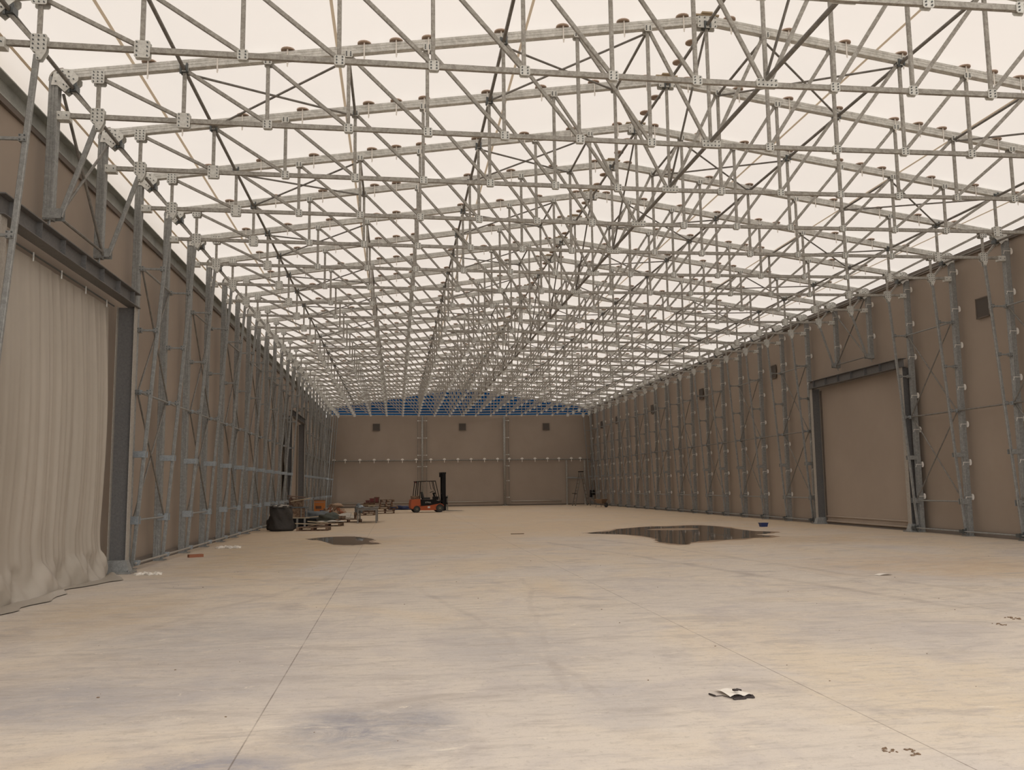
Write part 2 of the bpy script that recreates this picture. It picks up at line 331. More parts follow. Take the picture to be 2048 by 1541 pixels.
# ------------------------------------------------------------------ portal frames
NX = [10.36, 9.02, 7.68, 6.35, 5.02, 3.70, 2.38, 1.10]
BZ = 7.63
BC = lambda x: 7.582+.0066*abs(x)
TZ = lambda x: 9.93-.147*abs(x)
def bolts(b, pts, y, r=.011):
    for x, z in pts:
        b.prism((x, y, z), (x, y-.016 if y < 0 else y+.016, z), [(r*math.cos(a*PI/3), r*math.sin(a*PI/3)) for a in range(6)], side=(1, 0, 0))
def gusset(w, h, tail=0, rows=3, cols=2, th=.009, yo=.034, cut=.02):
    b = MB(); a, c_ = w/2, h/2
    out = [(-a+cut, c_), (-a, c_-cut), (-a, -c_+cut), (-a+cut, -c_)]
    if tail: out += [(-a*.35, -c_-.02), (-a*.2, -c_-tail), (a*.35, -c_-tail), (a*.9, -c_-.02)]
    else: out += [(a-cut, -c_)]
    out += [(a, -c_+cut), (a, c_-cut), (a-cut, c_)]
    b.plate(out, -yo, -yo-th); back = MB().plate(out, yo, yo+th)
    P = []
    for i in range(cols):
        for j in range(rows): P.append((-a+.035+(w-.07)*(i/(cols-1)), -c_+.03+(h-.06)*(j/(rows-1))))
    if tail: P.append((0, -c_-tail+.02))
    b.cur = 1; bolts(b, P, -yo-th); BACK[id(b)] = back; KEEP.append(b)
    return b
ME = {}; BACK = {}; KEEP = []
def pair(b, nm): return [b.mesh(nm, ['plate', 'clamp']), BACK[id(b)].mesh(nm, 'plate')]
ME['g_leg'] = pair(gusset(.21, .24, .13, 4, 3), 'gusset_plate')
ME['g_big'] = pair(gusset(.21, .25, 0, 4, 2), 'gusset_plate')
ME['g_small'] = pair(gusset(.15, .15, 0, 3, 2), 'gusset_plate')
ME['g_topbig'] = pair(gusset(.20, .22, 0, 4, 3, yo=.062), 'gusset_plate')
ME['g_top'] = pair(gusset(.14, .12, 0, 3, 2, yo=.062), 'gusset_plate')
b = gusset(.36, .22, 0, 3, 4, yo=.066); ME['apex'] = pair(b, 'apex_plate')
b = gusset(.34, .13, 0, 2, 5); ME['g_mid'] = pair(b, 'gusset_plate')
b = MB(); b.box((0, 0, .02), (.46, .13, .03)).box((0, 0, .05), (.2, .2, .03)); ME['apexcap'] = b.mesh('apex_cap', 'woodpale')
def corner(sg):
    b = MB(); out = [(-.16, .10), (-.04, .17), (.11, .16), (.22, .05), (.22, -.02), (.02, -.22), (-.10, -.11), (-.19, -.11)]
    out = [(-sg*x, z) for x, z in out]
    b.plate(out, -.090, -.101); BACK[id(b)] = MB().plate(out, .09, .101); KEEP.append(b)
    b.cur = 1; bolts(b, [(-sg*x, z) for x, z in [(-.10, .09), (-.02, .12), (.07, .12), (.02, .06), (.08, .04), (.08, -.02), (-.03, .03), (.0, -.10), (.05, -.13), (.15, 0), (-.12, -.05)]], -.101)
    return pair(b, 'corner_plate')
def shoe(sg):
    b = MB(); n = 7
    pts = [(math.cos(a), math.sin(a)) for a in [PI*.5+i*PI*.52/n for i in range(n+1)]]
    out = [(x*.215, z*.215) for x, z in pts]+[(x*.19, z*.19) for x, z in pts[::-1]]
    b.plate([(-sg*x, z) for x, z in out], -.07, .07)
    return b.mesh('eave_shoe', 'beamlight')
# disc that presses the membrane down, with its white strap
b = MB(); n = 14
for i in range(4):
    pass
q = [(math.cos(2*PI*i/n), math.sin(2*PI*i/n)) for i in range(n)]
b.prism((0, 0, 0), (0, 0, .022), [(x*.118, y*.118) for x, y in q], prof1=[(x*.118, y*.118) for x, y in q]); b.prism((0, 0, .022), (0, 0, .045), [(x*.118, y*.118) for x, y in q], prof1=[(x*.06, y*.06) for x, y in q]); b.cyl((0, 0, -.03), (0, 0, 0), .03, 8)
ME['disc'] = b.mesh('membrane_disc', 'disc')
b = MB(); b.cyl((0, 0, 0), (0, 0, .10), .012, 6); ME['stem'] = b.mesh('disc_stem', 'strap')
b = MB(); b.box((0, -.07, -.11), (.022, .006, .30)).box((0, -.035, .03), (.022, .07, .006)).box((.008, -.074, -.24), (.014, .006, .07), R=Matrix.Rotation(.2, 3, 'Y'))
ME['strap'] = b.mesh('membrane_strap', 'strap')
def wallstrap(sg):
    b = MB()
    b.plate([(sg*(.0), -.09), (sg*.02, -.09)] + [(sg*(.02+.045*math.cos(a)), .09*math.sin(a)) for a in [(-PI/2+i*PI/8) for i in range(1, 8)]]+[(sg*.02, .09), (0, .09)], -.07, .03)
    b.box((-sg*.10, -.085, 0), (.24, .006, .016)); b.box((-sg*.215, -.087, -.045), (.012, .006, .09), R=Matrix.Rotation(sg*.35, 3, 'Y'))
    return b.mesh('wall_strap', 'strap')
ME['wstrap'] = wallstrap(1)
b = MB(); b.box((0, 0, 0), (.20, .15, .14)); b.cur = 1; bolts(b, [(-.06, 0), (.06, 0)], -.075); ME['bracket'] = b.mesh('chord_bracket', ['plate', 'clamp'])
b = MB(); b.box((0, 0, 0), (.10, .11, .10)); b.cur = 1; bolts(b, [(-.03, .03), (.03, -.03), (.03, .03), (-.03, -.03)], -.055); ME['lug'] = b.mesh('tie_lug', ['column', 'clamp'])
b = MB(); b.box((0, 0, .012), (.30, .26, .024)).box((0, 0, .09), (.19, .012, .14)).box((0, .06, .07), (.012, .1, .1)); ME['foot'] = b.mesh('base_plate', 'column')

P_mid, P_side = [], {}
def part(lst, name, mesh, loc=(0, 0, 0)):
    for me_ in (mesh if isinstance(mesh, list) else [mesh]): lst.append((name, me_, loc))
# --- roof truss shared by all frames
b = MB()
b.prism((-10.98, 0, BC(11)), (0, 0, BC(0)), [(-.03, -.0375), (.03, -.0375), (.03, .0375), (-.03, .0375)]); n_ = len(b.v)
b.v += [tuple(Vector((10.98, p[1], p[2]-BC(0)+BC(11)))) for p in b.v[4:8]]
b.f = b.f[:5]+[(4+i_, 4+(i_+1) % 4, 8+(i_+1) % 4, 8+i_) for i_ in range(4)]+[(8, 9, 10, 11)]; b.mi = [0]*len(b.f)
part(P_mid, 'bottom_chord', b.mesh('bottom_chord', 'steel'))
part(P_mid, 'web_strut', MB().bar((0, 0, BC(0)+.03), (0, 0, TZ(0)-.05), .055, .055).mesh('web_strut', 'steel'))
part(P_mid, 'apex_plate', ME['apex'], (0, 0, TZ(0)-.06)); part(P_mid, 'apex_cap', ME['apexcap'], (0, 0, TZ(0)+.06))
part(P_mid, 'gusset_plate', ME['g_mid'], (0, 0, BC(0)+.02))
for sg in (-1, 1):
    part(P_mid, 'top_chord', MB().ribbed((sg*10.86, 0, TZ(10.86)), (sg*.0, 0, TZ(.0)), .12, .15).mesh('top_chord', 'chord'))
    for i, x in enumerate(NX):
        zt = TZ(x)-.08
        part(P_mid, 'web_strut', MB().bar((sg*x, 0, BC(x)), (sg*x, 0, zt), .055, .06).mesh('web_strut', 'steel'))
        xn = NX[i+1] if i+1 < len(NX) else 0.03
        part(P_mid, 'web_diagonal', MB().bar((sg*(x-.04), 0, zt-.02), (sg*(xn+.03), 0, BC(xn)+.05), .05, .06).mesh('web_diagonal', 'steel'))
        part(P_mid, 'gusset_plate', ME['g_leg' if i == 0 else 'g_big' if i == 1 else 'g_small'], (sg*x-sg*.01, 0, BC(x)+(.015 if i == 0 else .0)))
        part(P_mid, 'gusset_plate', ME['g_topbig' if i == 0 else 'g_top'], (sg*x, 0, zt-(.02 if i == 0 else -.005)))
    part(P_mid, 'web_diagonal', MB().bar((sg*10.80, 0, 8.12), (sg*10.42, 0, BZ+.06), .05, .06).mesh('web_diagonal', 'steel'))
    part(P_mid, 'corner_plate', corner(sg), (sg*10.87, 0, 8.235)); part(P_mid, 'eave_shoe', shoe(sg), (sg*10.90, 0, 8.22))
    part(P_mid, 'chord_bracket', ME['bracket'], (sg*10.87, 0, BZ))
    for x in (9.59, 8.49, 7.36, 6.09, 5.55, 5.0, 3.74, 2.64, 1.54, .44):
        part(P_mid, 'membrane_disc', ME['disc'], (sg*x, 0, TZ(x)+.10)); part(P_mid, 'membrane_strap', ME['strap'], (sg*x, 0, TZ(x)+.06))
# --- columns: full height or cut short above a door
LX = lambda z: 10.92-(10.92-10.38)*(z/7.55)
for sg in (-1, 1):
    full, cut = [], []
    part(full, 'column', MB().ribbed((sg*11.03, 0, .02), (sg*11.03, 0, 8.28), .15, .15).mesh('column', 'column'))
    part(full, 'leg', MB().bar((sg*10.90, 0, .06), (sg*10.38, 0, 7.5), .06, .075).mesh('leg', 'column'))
    part(full, 'base_plate', ME['foot'], (sg*10.99, 0, 0))
    for z in (6.31, 4.98, 3.66):
        x0, x1 = LX(z), 10.95
        part(full, 'tie_bar', MB().bar((sg*x0, 0, z), (sg*x1, 0, z), .04, .045).mesh('tie_bar', 'column'))
        part(full, 'tie_lug', ME['lug'], (sg*(x0+.02), 0, z)); part(full, 'tie_lug', ME['lug'], (sg*(x1-.03), 0, z))
    for z, h in ((2.36, .13), (1.0, .16)):
        xm = (LX(z)-.04+11.0)/2
        for yy in (-.085, .085): part(full, 'tie_plate', MB().box((sg*xm, yy, z), (11.0-LX(z)+.08, .012, h)).mesh('tie_plate', 'zinc' if sg < 0 else 'column'))  # same steel on both sides; bluish skylight on the left is painted in
    if sg > 0:
        for z in (7.84, 6.71, 5.62, 4.36, 3.26, 2.14, 1.13): part(full, 'wall_strap', ME['wstrap'], (11.13, 0, z))
        for z in (7.84, 6.71): part(cut, 'wall_strap', ME['wstrap'], (11.13, 0, z))
    part(cut, 'column', MB().ribbed((sg*11.03, 0, 5.90), (sg*11.03, 0, 8.28), .15, .15).mesh('column', 'column'))
    part(cut, 'leg', MB().bar((sg*10.86, 0, 5.97), (sg*10.38, 0, 7.5), .06, .075).mesh('leg', 'column'))
    bb = MB(); bb.box((sg*10.96, -.085, 6.0), (.28, .012, .16)).box((sg*10.96, .085, 6.0), (.28, .012, .16)).cyl((sg*11.0, -.04, 5.82), (sg*11.0, -.04, 5.92), .012, 6).cyl((sg*11.05, .03, 5.80), (sg*11.05, .03, 5.92), .012, 6)
    part(cut, 'end_plate', bb.mesh('end_plate', 'column'))
    P_side[sg, 'full'] = full; P_side[sg, 'cut'] = cut
CUTL, CUTR = {1, 2, 15, 16}, {7, 8}
def frame_label(i):
    n = i+2
    if n == 1: return 'galvanised steel truss frame nearest overhead, mostly above the top edge'
    extra = ''
    if i in CUTL: extra = ', left column cut short above doorway'
    elif i in CUTR: extra = ', right column cut short above doorway'
    elif i == 26: extra = ', last one before the back wall'
    return 'galvanised steel truss frame, %s from the camera%s' % (ORD[n], extra)
protos = {}
def inst(key, name, mesh, loc, parent):
    if key in protos: o = protos[key].copy(); col.objects.link(o); o.parent = parent
    else: o = obj(name, mesh, parent, loc); protos[key] = o
    return o
for i in range(-1, 27):
    t = thing('truss_frame', frame_label(i), 'steel frame', (0, FY(i), 0), 0, 'galvanised truss frames carrying the roof')
    L = 'cut' if i in CUTL else 'full'; R = 'cut' if i in CUTR else 'full'
    for grp, lst in (('m', P_mid), ('l'+L, P_side[-1, L]), ('r'+R, P_side[1, R])):
        for j, (nm, me, loc) in enumerate(lst): inst((grp, j), nm, me, loc, t)

# ------------------------------------------------------------------ lengthwise tubes and bracing
def clampset(parent, pts, mesh):
    for p in pts: obj('clamp', mesh, parent, p)
b = MB(); b.box((0, 0, 0), (.13, .14, .10)).box((.05, -.08, .02), (.03, .03, .15)).box((-.05, -.08, -.01), (.03, .03, .15)).box((0, -.08, .04), (.13, .03, .03)); ME['clamp'] = b.mesh('clamp', 'clamp')
b = MB(); b.box((0, 0, 0), (.07, .08, .10)).box((0, -.05, 0), (.09, .03, .05)).box((0, .05, 0), (.09, .03, .05)).cyl((-.06, 0, .03), (.06, 0, .03), .02, 6); ME['zclamp'] = b.mesh('clamp', 'zinc')
def purlin(x, z, label, r=.032, i0=-1, i1=26, clamps=True, name='purlin', mat='tube', cl='clamp', cat='steel tube'):
    t = thing(name, label, cat, (x, FY(i0), z), 0, 'lengthwise tubes linking the frames')
    MB().cyl((0, -.1, 0), (0, FY(i1)-FY(i0)+.1, 0), r, 8).build('tube', mat, t, smooth=False)
    if clamps: clampset(t, [(0, FY(i)-FY(i0), -.0) for i in range(i0, i1+1)], ME[cl])
for sg, nm in ((-1, 'left'), (1, 'right')):
    purlin(sg*9.02, TZ(9.02)-.09, 'long dark tube low on the %s roof slope, nearer the eave' % nm)
    purlin(sg*3.70, TZ(3.70)-.09, 'long dark tube high on the %s roof slope, nearer the ridge' % nm)
    purlin(sg*10.74, 8.10, 'dark eave tube running along the tops of the %s wall columns' % nm)
    # wall rails; the dimmer light on the right wall is put into their colour
    segs = {(-1): [(3, 14), (17, 26)], 1: [(0, 6), (9, 26)]}[sg]
    for a, c_ in segs:
        where = {(-1, 3): 'between the near curtain doorway and the far doorway', (-1, 17): 'beyond the far doorway', (1, 0): 'nearer than the doorway', (1, 9): 'beyond the doorway'}[sg, a]
        purlin(sg*10.88, 3.66, 'mid-height rail along the %s wall, %s' % (nm, where), .024, a, c_, True, 'wall_rail', 'column' if sg < 0 else 'tube', 'zclamp')
        purlin(sg*10.80, .14, 'low rail at the %s wall foot, %s' % (nm, where), .022, a, c_, True, 'base_rail', 'beamlight' if sg < 0 else 'column', 'zclamp' if sg < 0 else 'clamp')
purlin(0, TZ(0)-.11, 'dark ridge tube running along the apex of the roof', .03)
purlin(0, BC(0)+.08, 'square lengthwise tube along the middle of the bottom chords', .036, mat='tube', clamps=False)
def brace(p, q, r=.02): return MB().cyl(p, q, r, 7)
def xbrace(label, a0, a1, b0, b1, y0, name='cross_brace', r=.021, group='crossed brace tubes between frames'):
    t = thing(name, label, 'brace', (0, y0, 0), 0, group)
    for p, q, d in ((a0, b1, 0), (b0, a1, .0)):
        p, q = Vector(p)-Vector((0, y0, 0)), Vector(q)-Vector((0, y0, 0))
        brace(p, q, r).build('brace_tube', 'tube', t)
for i in range(-1, 26, 2):
    ya, yb = FY(i)+.08, FY(i+1)-.08
    bay = 'between %s and %s frames' % (ORD[i+2], ORD[i+3])
    for sg, nm in ((-1, 'left'), (1, 'right')):
        for (xa, xb, wh) in ((9.02, 6.35, 'lower'), (3.70, 1.10, 'upper')):
            za, zb = TZ(xa)-.10, TZ(xb)-.10
            xbrace('crossed dark tubes on the %s %s roof slope, %s' % (wh, nm, bay), (sg*xa, ya, za), (sg*xa, yb, za), (sg*xb, ya, zb), (sg*xb, yb, zb-.045), FY(i))
            t = tag(MB().cyl((sg*xb, ya-.1, zb), (sg*xb, yb+.1, zb), .026, 8).build('short_purlin', 'tube'), 'short dark tube %s %s roof slope, %s' % ('halfway up' if xb > 3 else 'atop', nm, bay), 'steel tube', 'short lengthwise tubes of the braced bays')
        cut = (sg < 0 and i in CUTL) or (sg > 0 and i in CUTR)
        half = (sg < 0 and (i+1 in CUTL or i in CUTL)) or (sg > 0 and (i+1 in CUTR or i in CUTR))
        X = sg*10.93
        if cut and ((i+1) in (CUTL if sg < 0 else CUTR)):
            xbrace('crossed tubes above the %s doorway, %s' % (nm, bay), (X, ya, 8.05), (X, yb, 8.05), (X, ya, 5.98), (X, yb, 5.98-.03), FY(i), 'wall_brace', .026, 'crossed brace tubes of the side walls')
            tag(brace((X, ya, 6.0), (X, yb, 6.0), .026).build('door_head_tube', 'tube'), 'level tube joining cut-off columns above %s doorway, %s' % (nm, bay), 'steel tube')
        elif not half and i >= 0:
            xbrace('crossed tubes on the upper half of the %s wall, %s' % (nm, bay), (X, ya, 6.28), (X, yb, 6.28), (X, ya, 3.70), (X-sg*.045, yb, 3.70), FY(i), 'wall_brace', .02, 'crossed brace tubes of the side walls')
            xbrace('crossed tubes on the lower half of the %s wall, %s' % (nm, bay), (X, ya, 3.62), (X, yb, 3.62), (X, ya, 1.05), (X-sg*.045, yb, 1.05), FY(i), 'wall_brace', .02, 'crossed brace tubes of the side walls')
            for z, wh in ((6.31, 'high'), (1.0, 'low')):
                tag(brace((sg*10.9, ya, z), (sg*10.9, yb, z), .024).build('tie_rail', 'column'), 'short level tube %s on the %s wall, %s' % (wh, nm, bay), 'steel tube', 'short level tubes of the side walls')
    if i >= -1:
        tag(brace((0, FY(i)+.05, TZ(0)-.2), (0, FY(i+1)-.05, BZ+.1), .022).build('ridge_brace', 'tube'), 'single slanting tube under the ridge, %s' % bay, 'brace', 'slanting tubes under the ridge')
# discs that press the membrane down along the ridge tube
ridge = [o for o in D.objects if o.name.startswith('purlin') and o.get('label', '').startswith('dark ridge')][0]
for i in range(-1, 26):
    for f in (.33, .66):
        o = obj('membrane_disc', ME['disc'], ridge, (0, (i+1+f)*S, .095)); o2 = obj('disc_stem', ME['stem'], ridge, (0, (i+1+f)*S, .0))

# ------------------------------------------------------------------ doorways in the side walls
def hsec(b, p0, p1, depth, fl, th, side):        # depth runs along side
    b.bar(p0, p1, depth, th, side)
    s_ = Vector(side)*(depth/2)
    for k_ in (-1, 1): b.bar(Vector(p0)+s_*k_, Vector(p1)+s_*k_, th*1.3, fl, side)
def doorway(n, sg, ya, yb, label):
    t = obj('door_%d' % n, None, None, (sg*10.95, (ya+yb)/2, 0)); struct(t)
    for y in (ya, yb):
        yl = y-(ya+yb)/2
        b = MB(); b.cur = 0; b.bar((0, yl, .25), (0, yl, 5.3), .34, .012, (1, 0, 0)); b.cur = 1
        for k_ in (-1, 1): b.bar((k_*.17, yl, .25), (k_*.17, yl, 5.3), .016, .20, (1, 0, 0))
        p = b.build('door_post', ['beam', 'beamlight'], t)
        b = MB(); b.box((0, yl, .02), (.62, .42, .035)).prism((0, yl, .03), (0, yl, .26), [(-.26, -.12), (.26, -.12), (.26, .12), (-.26, .12)], side=(1, 0, 0), prof1=[(-.18, -.10), (.18, -.10), (.18, .10), (-.18, .10)])
        for k_ in (-1, 1): b.cyl((k_*.25, yl-.15, .03), (k_*.25, yl-.15, .07), .02, 6)
        b.build('base_plate', 'column', t)
    b = MB(); h = (yb-ya)/2+.12; x = 0.12*-sg
    b.cur = 0; b.box((x, 0, 5.45), (.014, 2*h, .28)); b.box((x, 0, 5.31), (.22, 2*h, .016)); b.box((x, 0, 5.59), (.22, 2*h, .016))
    for k_ in range(-3, 4): b.box((x, k_*h/3.4, 5.45), (.18, .012, .26))
    b.build('lintel', 'beam', t)
    return t
doorway(1, -1, 12.15+.1, 18.35, '')
doorway(2, 1, 26.50, 32.80, '')
doorway(3, -1, FY(14)+.3, FY(17)-.75, '')
# near left doorway: loose beige curtain, gathered and heaped on the floor
def curtain(x0, ya, yb, zt):
    b = MB(); nu, nv = 300, 70
    def fn(u, v_):
        y = ya+(yb-ya)*u; z = zt*(1-v_)
        low = max(0, (v_-.80)/.20)
        g_ = .25+.75*min(1, max(0, (y-13.6)/1.6))
        w1 = g_*(.026*math.sin(y*11.3+.9*math.sin(y*2.1)+.35*math.sin(z*.7))+.022*math.sin(y*19.1+1.6*math.sin(y*1.3)+1.1*math.sin(z*.35))+.010*math.sin(y*37+z*.4))+.03*math.sin(y*3.1+.2*z)
        env = min(1, (1-v_)*3+.35)*min(1, .15+v_*2.2)
        w = w1*env*(1-.35*low)
        belly = .10*math.sin(PI*v_)+.22*low**2*(1+.35*math.sin(y*2.7))
        if u > .93: y -= (u-.93)*1.2*low
        if v_ > .9: z = zt*.1*(1-(v_-.9)/.1)**1.0; w += .09*math.sin(y*4.3+1)*math.sin((v_-.9)*31)+.03*math.sin(y*13)*math.sin((v_-.9)*60)
        y += .02*math.sin(z*1.6+y*3)
        return (x0+w+belly, y, max(.015, z))
    b.sheet(fn, nu, nv)
    # the hem trailing on the floor
    def hem(u, v_):
        p = fn(u, 1.0); y = ya+(yb+.05-ya)*u
        return (p[0]+v_*(.20+.12*math.sin(y*1.9+1)+.05*math.sin(y*6)), y, .015+.07*max(0, math.sin(y*2.2+.8))*math.sin(PI*min(1, v_))+.02*(1-v_))
    b.sheet(hem, nu, 6)
    return b
cu = thing('door_curtain', 'loose beige curtain hanging in folds in the near left doorway', 'curtain', (0, 0, 0))
curtain(-11.10, 12.3, 17.72, 5.18).build('curtain_sheet', 'curtain', cu, smooth=True)
b = MB(); b.cyl((-11.07, 12.3, 5.24), (-11.07, 17.9, 5.24), .014, 6); b.build('curtain_cable', 'clamp', cu)
for k_ in range(5):
    b = MB(); yy = 12.8+k_*1.15; b.cyl((-11.05, yy, 5.12), (-11.05, yy, 5.26), .012, 6); b.build('curtain_hook', 'plate', cu)
def door_panel(name, label, sg, x, ya, yb, zt):
    t = thing(name, label, 'door')
    b = MB()
    def fn(u, v_): y = ya+(yb-ya)*u; z = .10+(zt-.10)*v_; return (x-sg*.02*math.sin(PI*u)+.006*math.sin(y*3+z), y, z)
    b.sheet(fn, 16, 12); b.build('fabric_panel', 'pvc', t, smooth=True)
    b = MB(); b.cyl((x-sg*.03, ya+.05, .30), (x-sg*.03, yb-.05, .30), .03, 8); b.cyl((x-sg*.03, ya+.05, .12), (x-sg*.03, yb-.05, .12), .035, 8); b.build('bottom_tube', 'pvc', t)
    for y in (ya, yb):
        b = MB(); b.box((x, y, zt/2), (.05, .10, zt-.2)); b.build('gap_shade_strip', 'black' if sg > 0 and y == ya else 'pvcdark', t)  # dark strip standing in for the shaded gap at the door edge
door_panel('roll_up_door', 'closed brown fabric door filling the right-hand doorway', 1, 11.10, 26.72, 32.6, 5.3)
door_panel('roll_up_door', 'closed brown fabric door in the far left doorway', -1, -11.20, FY(14)+.5, FY(17)-.95, 5.3)

# ------------------------------------------------------------------ vents
def vent(loc, axis, label, s_=.56):
    t = thing('wall_vent', label, 'vent', loc, 0, 'square mesh vents in the walls')
    b = MB(); c_ = MB(); h = s_/2
    if axis == 'x':
        b.box((0, 0, 0), (.02, s_, s_))
        for k_ in (-1, 1): c_.box((-.012, k_*h, 0), (.02, .035, s_+.03)).box((-.012, 0, k_*h), (.02, s_+.03, .035))
    else:
        b.box((0, 0, 0), (s_, .02, s_))
        for k_ in (-1, 1): c_.box((k_*h, -.012, 0), (.035, .02, s_+.03)).box((0, -.012, k_*h), (s_+.03, .02, .035))
    b.build('mesh_panel', 'vent', t); c_.build('vent_border', 'pvcdark', t)
for y, lb in ((22.87, 'nearest the camera'), (37.15, 'just beyond the doorway'), (46.6, 'third along from the camera'), (56.05, 'fourth along from the camera'), (65.6, 'second from the back corner'), (70.6, 'nearest the back corner')):
    vent((11.215, y, 6.56), 'x', 'dark square vent high on the right wall, %s' % lb)
for x, lb in ((-7.23, 'left'), (0, 'middle'), (7.2, 'right')): vent((x, YEND-.06, 6.68), 'y', 'dark square vent high on the %s part of the back wall' % lb)

# ------------------------------------------------------------------ back wall masts, rail and door frame
ym = YEND-.25
def mast(x, label, r, sides):
    t = thing('wall_mast', label, 'post', (x, ym, 0), 0, 'masts against the back wall')
    MB().cyl((0, 0, 0), (0, 0, 7.6), r, 12).build('post', 'steel', t, smooth=True)
    MB().box((0, 0, .02), (.4, .3, .04)).build('base_plate', 'column', t)
    for s_ in sides:
        MB().cyl((s_*.38, .08, .2), (s_*.38, .08, 7.5), .018, 6).build('side_cable', 'tube', t)
        for z in (7.2, 5.75, 4.3, 3.35, 2.1, .7): MB().box((s_*.22, 0, z), (.36, .04, .035)).box((s_*.36, 0, z), (.09, .06, .09)).build('bracket', 'plate', t)
mast(-3.40, 'slim galvanised mast against the back wall behind the forklift', .085, (-1, 1))
mast(3.55, 'galvanised mast against the back wall, right of the middle', .10, (1,))
t = thing('back_rail', 'level rail across the back wall at mid height with white straps', 'rail', (0, ym, 3.86))
MB().cyl((-10.9, 0, 0), (10.9, 0, .0), .05, 8).build('tube', 'tube', t)
for px in (237, 305, 393, 480, 566, 652, 737, 827, 911, 995, 1077, 1161, 1243, 1317, 1398, 1480, 1560, 1633, 1713, 1770):
    x = -.02+((600+px/3.15)-925)*.04265
    b = MB(); b.plate([(.13*math.cos(a), .14*math.sin(a)) for a in [PI*i_/8 for i_ in range(9)]], -.02, .02); b.box((0, -.055, -.12), (.05, .01, .22)); b.build('strap', 'strap', t, loc=(x, -.02, .04))
for x0, x1, lb in ((-10.6, -3.9, 'left'), (-2.7, 3.0, 'middle'), (4.1, 8.4, 'right')):
    t = thing('hem_tube', 'pale tube in the bottom hem of the %s back wall panel' % lb, 'tube', ((x0+x1)/2, YEND-.12, .36)); h = (x1-x0)/2
    MB().cyl((-h, 0, 0), (h, 0, 0), .05, 8).build('tube', 'curtain', t, smooth=True)
    MB().box((0, .05, -.16), (2*h, .02, .3)).build('hem', 'pvc', t)
t = thing('door_frame', 'galvanised personnel door frame in the right corner of the back wall', 'door frame', (9.67, ym, 0))
for x in (-.79, .79): MB().bar((x, 0, 0), (x, 0, 3.8), .12, .14).build('door_post', 'steel', t)
MB().bar((-.79, 0, 2.28), (.79, 0, 2.28), .1, .14).build('crossbar', 'column', t)

# ------------------------------------------------------------------ loose things
def lump(name, r, mat, seed, sub=3, amp=.25, flat=True, freq=1.6, parent=None, loc=(0, 0, 0), rz=0, bottom=0.):
    rnd = random.Random(seed); ph = [rnd.uniform(0, 6.28) for _ in range(9)]
    b = MB(); nu, nv = 28, 16
    def fn(u, v_):
        a = 2*PI*u; e = PI*(v_-.5); d = Vector((math.cos(a)*math.cos(e), math.sin(a)*math.cos(e), math.sin(e)))
        q = 1+amp*(math.sin(d.x*3.1*freq+ph[0])*math.sin(d.y*2.7*freq+ph[1])+.6*math.sin(d.z*5*freq+ph[2]+d.x*4)+.35*math.sin(d.x*9*freq+ph[3])*math.sin(d.y*8*freq+ph[4])+.2*abs(math.sin(d.y*13+d.z*9+ph[5])))
        p = Vector((d.x*r[0]*q, d.y*r[1]*q, d.z*r[2]*q))
        if p.z < -r[2]*.55: p.z = -r[2]*.55
        p.z += r[2]*.55+bottom
        return p
    b.sheet(fn, nu, nv); return b.build(name, mat, parent, True, loc, rz)
def pallet(label, loc, rz, group='wooden pallets', mat='wood', parent_only=False, n=5, miss=()):
    t = thing('pallet', label, 'pallet', loc, rz, group)
    for x in (-.36, 0, .36):
        MB().box((x, 0, .011), (.10, 1.2, .022)).build('bottom_board', mat, t)
        for y in (-.55, 0, .55): MB().box((x, y, .061), (.10, .10, .078)).build('block', 'wooddark' if y == 0 else mat, t)
    for y in (-.55, 0, .55): MB().box((0, y, .111), (.80, .10, .022)).build('stringer_board', mat, t)
    for k_ in range(n):
        if k_ in miss: continue
        x = -.345+.69*k_/(n-1); MB().box((x, 0, .133), (.11, 1.2, .022), rz=random.uniform(-.01, .01)).build('top_board', mat, t)
    return t
# pallets near the bulk bag
pallet('front pallet on the floor right of the black bulk bag', (-8.70, 35.1, 0), 1.50)
pallet('pallet under the white sheet, behind the front pallet', (-8.45, 39.0, 0), 1.45, mat='wood')
sh = MB()
sh.sheet(lambda u, v_: (-.62+1.24*u, -.42+.84*v_, .0+.035*math.sin(u*9)*math.sin(v_*5)+.05*u*(1-u)+.03), 24, 12)
tag(sh.build('white_sheet', 'white', smooth=True, loc=(-8.35, 39.0, .165), rz=-.05), 'white plastic sheet lying over a pallet beside the green heap', 'sheet')
pallet('small pallet with scrap on it left of the steel table', (-7.80, 43.0, 0), 1.7)
pallet('pallet on the floor behind the steel table', (-7.40, 53.6, 0), 1.5)
st = [(-6.25, 57.0, 0, 1.55, 'bottom pallet of the tall stack left of the forklift'), (-6.25, 57.0, .146, 1.5, 'pallet second from the bottom of the tall stack'), (-6.05, 57.0, .292, 1.62, 'pallet jutting right, third up in the tall stack'), (-6.2, 57.0, .438, .05, 'fourth pallet up in the tall stack'), (-6.19, 57.05, .584, .02, 'pallet fifth up in the tall stack, under the top one'), (-6.12, 57.0, .730, .08, 'topmost pallet of the tall stack beside the red boxes')]
for x, y, z, r, lb in st: pallet(lb, (x, y, z), r, 'stacked pallets left of the forklift', 'wooddark' if z in (.146, .584) else 'wood')
pallet('bottom pallet of the lower stack, under the open wooden box', (-7.27, 57.0, 0), .02, 'stacked pallets left of the forklift', 'wooddark')
